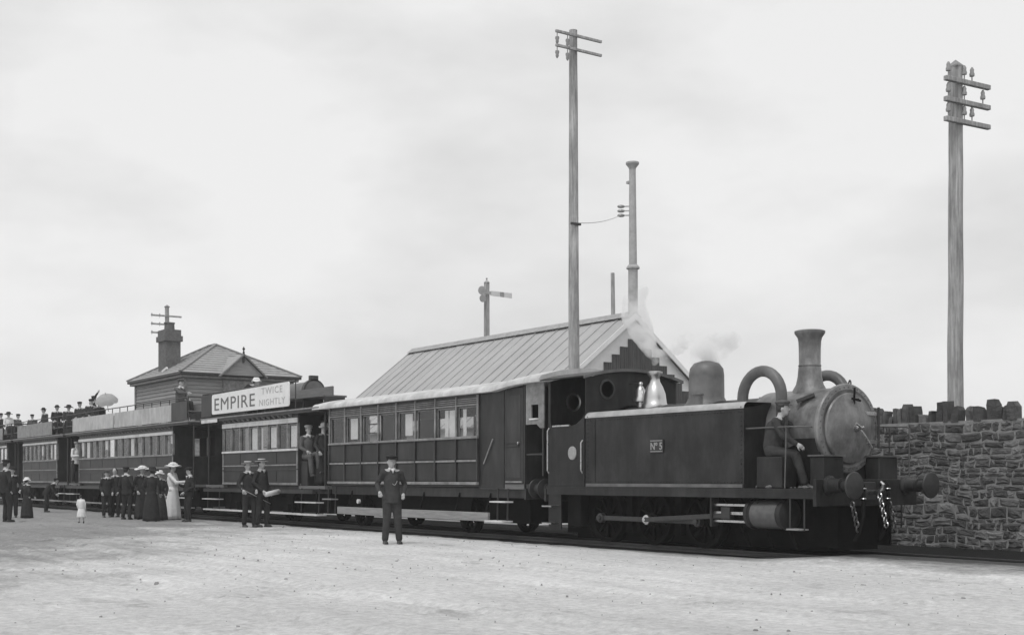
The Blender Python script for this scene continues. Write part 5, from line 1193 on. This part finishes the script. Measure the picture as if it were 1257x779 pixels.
def stick(root, J, u, put):
    h = J['har']; held(put('walking_stick', MB().tube([h + Vector((-.05, .0, .04)), h + Vector((.75, -.07, -.35))], .011, 8).mesh('walking_stick'), 'step_wood', None), root, 'thin walking stick slanting from the hand of the youth in boater', 'stick')
person(at_px(306, 12.75), 40, 1.70, 'youth in boater hat and open white collar holding a walking stick', dict(har=(-.14, -.09, .56), elr=(-.16, .02, .655), hal=(.06, -.14, .56), ell=(.15, .0, .66)), hat='boater', voxel=0.017, extra=stick)
person(at_px(321, 13.05), 62, 1.76, 'taller youth in boater hat with a rolled white parcel under his arm', dict(hal=(.10, -.10, .52), ell=(.15, .02, .655), har=(-.10, -.12, .53), elr=(-.15, .02, .655), knl=(.055, -.04, .28), anl=(.058, -.03, .045)), hat='boater', voxel=0.017, extra=parcel)
person(at_px(212, 13.25), 75, 1.72, 'woman in long white dress and wide white hat reaching towards the carriage', dict(har=(-.04, -.30, .67), elr=(-.14, -.16, .655), hal=(.10, -.20, .60), ell=(.15, -.02, .65)), outfit='dress', top='cloth_white', bottom='cloth_white', hat='wide_white', voxel=0.018, collar=False)
person(at_px(232, 12.95), -60, 1.58, 'man in black suit and cap facing the woman in white', dict(har=(-.05, -.20, .68), elr=(-.15, -.05, .64)), hat='cap', voxel=0.02)
person(at_px(131, 12.2), 30, 1.52, 'man in dark suit and grey cap at the edge of the waiting group', hat='cap_grey', voxel=0.02)
person(at_px(142, 12.5), -10, 1.60, 'bareheaded man in dark jacket with bright collar beside the grey capped man', hat='none', voxel=0.02)
person(at_px(156, 12.1), 165, 1.62, 'man in black coat seen from behind among the waiting group', hat='cap', voxel=0.02)
person(at_px(175, 12.5), 20, 1.62, 'woman in black dress under a very broad white hat', outfit='dress', top='cloth_black', bottom='cloth_black', hat='wide_white', voxel=0.02)
person(at_px(186, 12.1), 190, 1.58, 'woman in black dress with her back turned beside the broad white hat', outfit='dress', hat='wide_dark', voxel=0.02)
person(at_px(196, 12.6), 10, 1.48, 'girl in dark dress with white bonnet and white ribbon at her neck', outfit='dress', top='cloth_dark', bottom='cloth_dark', hat='bonnet', voxel=0.02)
person(at_px(100, 10.0), 200, 0.80, 'toddler in short white smock standing alone on the dirt', outfit='smock', top='cloth_white', bottom='cloth_white', hat='none', voxel=0.014, collar=False, fat=1.25)
person(at_px(7, 8.5), 140, 1.80, 'tall man in black suit beside the rear carriages with his back turned', hat='cap', voxel=0.02)
person(at_px(15, 9.6), 20, 1.62, 'man in dark coat half hidden behind the tall man in black', hat='bowler', voxel=0.02)
person(at_px(33, 9.8), 150, 1.27, 'girl in black dress with round white hat near the rear carriages', outfit='dress', hat='bonnet', voxel=0.02, collar=False)
person(at_px(57, 12.2), 100, 1.36, 'stooping dark clothed man close to the shorter double deck carriage', dict(chest=(0, -.10, .70), neck=(0, -.19, .79), head=(0, -.24, .86), shl=(.105, -.15, .76), shr=(-.105, -.15, .76), ell=(.13, -.18, .61), elr=(-.13, -.18, .61), hal=(.1, -.26, .5), har=(-.1, -.26, .5)), hat='cap', voxel=0.02)
# on the train
def sit(px, Y, zseat, face, H, label, **k):
    kw = dict(base=SIT, voxel=0.022, group='passengers on the upper decks'); kw.update(k)
    return person((XA(px, Y), Y, zseat), face, H, label, **kw)
# engine man on the locker
person((-13.80, YC - 0.92, 1.585 - 0.03), 68, 1.68, 'engineman in dark jacket and cap sitting on the locker leaning forward by the smokebox',
       dict(chest=(0, -.03, .27), neck=(0, -.075, .385), head=(0, -.105, .455), shl=(.105, -.05, .34), shr=(-.105, -.05, .34), ell=(.13, -.17, .30), hal=(.09, -.29, .26), elr=(-.13, -.12, .21), har=(-.10, -.24, .13), knl=(.06, -.2, .02), anl=(.06, -.26, -.23), knr=(-.06, -.22, .03), anr=(-.06, -.30, -.23)),
       base=SIT, top='cloth_dark', bottom='cloth_dark', hat='cap_grey', voxel=0.016, collar=False)
# man perched on the platform of the EMPIRE carriage
person((-30.40, 14.3, 1.72), 32, 1.66, 'man in light cap and grey suit perched on the open platform of the EMPIRE carriage',
       dict(knl=(.06, -.22, .10), knr=(-.06, -.21, .06), anl=(.06, -.25, -.16), anr=(-.06, -.24, -.2)), base=SIT, top='cloth_grey', bottom='cloth_grey', hat='cap_light', voxel=0.018)
boxobj_ = MB().box(-30.68, -30.28, 14.2, 14.75, 1.062, 1.71)
tag(boxobj_.build('wooden_locker', 'carriage_panel', bevel=0.015), 'dark wooden locker used as a seat on the carriage platform', 'locker')
person((XA(398, 14.55), 14.55, 1.07), 20, 1.62, 'woman in white hat standing in the shadow of the EMPIRE carriage platform', outfit='dress', top='cloth_dark', bottom='cloth_black', hat='bonnet', voxel=0.02)
person((XA(93, 14.12), 14.12, 1.07), 60, 1.66, 'conductor in white shirt and light cap standing on the platform of the long carriage', dict(har=(-.05, -.16, .66), elr=(-.15, -.03, .64), hal=(.1, -.12, .6)), top='cloth_white', bottom='cloth_black', hat='cap_light', voxel=0.02, collar=False)
ZS = 3.53
sit(300, 14.85, ZS, 70, 1.62, 'bending passenger in black with a white hat above the EMPIRE board', pose=dict(chest=(0, -.10, .25), neck=(0, -.2, .33), head=(0, -.26, .375), shl=(.105, -.15, .31), shr=(-.105, -.15, .31)), hat='bonnet')
sit(221, 14.8, ZS + 0.12, 60, 1.70, 'passenger in cap leaning an arm along the top rail of the long carriage', pose=dict(har=(-.12, -.33, .26), elr=(-.16, -.17, .27)), top='cloth_grey', hat='cap_grey')
sit(112, 14.8, ZS, 30, 1.68, 'capped man sitting upright between two others on the long carriage roof', hat='cap', top='cloth_dark')
sit(99, 14.8, ZS, 10, 1.62, 'man with bright shirt front sitting on the long carriage roof end', hat='cap', top='cloth_dark')
sit(113.5, 15.7, ZS + .3, 80, 1.72, 'passenger raising one arm high beside the pale parasol', pose=dict(har=(-.16, -.22, .62), elr=(-.16, -.10, .46)), hat='cap')
sit(122, 14.8, ZS - .05, 20, 1.55, 'passenger in dark coat seated just under the parasol', hat='wide_dark', outfit='dress')
sit(83, 14.8, ZS - 0.05, 30, 1.62, 'woman in flat dark hat with pale collar at the open end of the roof', hat='wide_dark', top='cloth_dark', outfit='dress')
sit(70, 14.8, ZS, 30, 1.66, 'man in bowler hat sitting above the carriage end platform', hat='bowler')
sit(56, 14.8, ZS, -40, 1.62, 'man in bowler turning his head above the greyish board', hat='bowler', top='cloth_dark')
sit(40, 14.9, ZS - .1, 20, 1.5, 'small passenger leaning low behind the greyish board', hat='cap', top='cloth_grey')
sit(11, 14.5, ZS + .02, 40, 1.66, 'woman in white blouse and dark hat on the shorter carriage roof', hat='wide_dark', top='cloth_white', outfit='dress')
sit(21, 14.9, ZS - .02, 60, 1.62, 'passenger in grey coat next to the woman in white blouse', hat='cap', top='cloth_grey')
sit(1, 14.6, ZS + .05, 20, 1.7, 'man in cap at the far end of the shorter carriage roof', hat='cap')
# parasol held over the roof
def make_parasol():
    x, y = XA(131, 15.0), 15.0; zt = ZA(131, 483, 15.0)
    p = thing('parasol', (x, y, 3.5), 'open pale parasol held over passengers on the long carriage', 'parasol')
    n = 8; seg = 32; vs = []; fs = []; rows = 7
    for i in range(rows + 1):
        t = i / rows * R(62)
        for k in range(seg):
            a = 2 * math.pi * k / seg; sc = 1 - 0.05 * (1 - abs(math.cos(a * n / 2))) * (i / rows)
            vs.append((x + .52 * math.sin(t) * math.cos(a) * sc, y + .52 * math.sin(t) * math.sin(a) * sc, zt - 0.52 * (1 - math.cos(t)) - .04 * (i / rows) * abs(math.cos(a * n / 2))))
    for i in range(rows):
        for k in range(seg): a = i * seg + k; b = i * seg + (k + 1) % seg; fs.append((a, b, b + seg, a + seg))
    c0 = Vector((x, y, zt - 0.3)); rot = Matrix.Rotation(R(30), 3, Vector((math.sin(AL), math.cos(AL), 0)))
    tilt = lambda q: c0 + rot @ (Vector(q) - c0)
    m = MB(); m.add([tilt(q) for q in vs], fs); m.build('canopy', 'cloth_light', p, smooth=True, angle=60)
    MB().tube([tilt((x, y, zt + 0.08)), tilt((x, y, zt - 0.75))], 0.012, 8).build('shaft', 'step_wood', p)
    for k in range(8):
        a = 2 * math.pi * k / 8; MB().tube([tilt(q) for q in ((x, y, zt - 0.02), (x + .24 * math.cos(a), y + .24 * math.sin(a), zt - 0.08), (x + .44 * math.cos(a), y + .44 * math.sin(a), zt - 0.31))], 0.006, 5).build('rib', 'iron', p)
make_parasol()

# ================================================================== STEAM AND HAZE
def steam(name, pts, label, dens, scale, seed):
    """closed lumpy hull filled with steam that thins towards its skin"""
    mb = MB()
    for c, r in pts: mb.ell(c, (r, r, r), 16, 10)
    me = remesh(mb, 0.10, 8)
    o = bpy.data.objects.new(name, me); C.objects.link(o)
    m = bpy.data.materials.new(name); m.use_nodes = True; n = m.node_tree; n.nodes.clear(); L = n.links.new
    out = n.nodes.new('ShaderNodeOutputMaterial'); v = n.nodes.new('ShaderNodeVolumePrincipled'); L(v.outputs[0], out.inputs['Volume'])
    v.inputs['Color'].default_value = (0.97, 0.97, 0.97, 1)
    t = n.nodes.new('ShaderNodeTexCoord'); a = n.nodes.new('ShaderNodeTexNoise'); a.noise_dimensions = '4D'; a.inputs['W'].default_value = seed
    a.inputs['Scale'].default_value = scale; a.inputs['Detail'].default_value = 4; L(t.outputs['Object'], a.inputs['Vector'])
    r = n.nodes.new('ShaderNodeMapRange'); r.inputs[1].default_value = 0.41; r.inputs[2].default_value = 0.68; r.inputs[3].default_value = 0; r.inputs[4].default_value = dens
    L(a.outputs[0], r.inputs[0]); L(r.outputs[0], v.inputs['Density'])
    me.materials.clear(); me.materials.append(m); tag(o, label, 'steam', kind='stuff')
steam('steam', [((-17.64, YC, 3.38), .12), ((-17.78, YC + .05, 3.58), .17), ((-17.98, YC + .1, 3.8), .23), ((-18.2, YC + .15, 4.05), .28), ((-18.42, YC + .2, 4.32), .3), ((-18.5, YC + .2, 4.6), .24), ((-18.3, YC + .3, 4.8), .16),
                ((-17.4, YC + .15, 3.52), .16), ((-17.15, YC + .2, 3.66), .2), ((-16.9, YC + .25, 3.84), .17)], 'white steam blowing off the brass safety valve', 13.0, 2.8, 1.0)
steam('steam', [((-16.25, YC, 3.36), .34), ((-16.1, YC + .1, 3.52), .28), ((-15.85, YC + .25, 3.62), .2)], 'thin steam hanging round the top of the dome', 9.0, 3.2, 4.0)
def make_haze():
    mb = MB().box(-1560, 1560, -1560, 1560, -1.2, 14.0)
    o = mb.build('haze', 'soot'); me = o.data; me.materials.clear()
    m = bpy.data.materials.new('haze'); m.use_nodes = True; n = m.node_tree; n.nodes.clear()
    out = n.nodes.new('ShaderNodeOutputMaterial'); v = n.nodes.new('ShaderNodeVolumePrincipled'); n.links.new(v.outputs[0], out.inputs['Volume'])
    v.inputs['Color'].default_value = (0.98, 0.98, 0.98, 1); v.inputs['Density'].default_value = 0.0008; v.inputs['Anisotropy'].default_value = 0.2
    me.materials.append(m); tag(o, 'thin pale haze hanging over the whole yard', 'haze', kind='stuff')
make_haze()
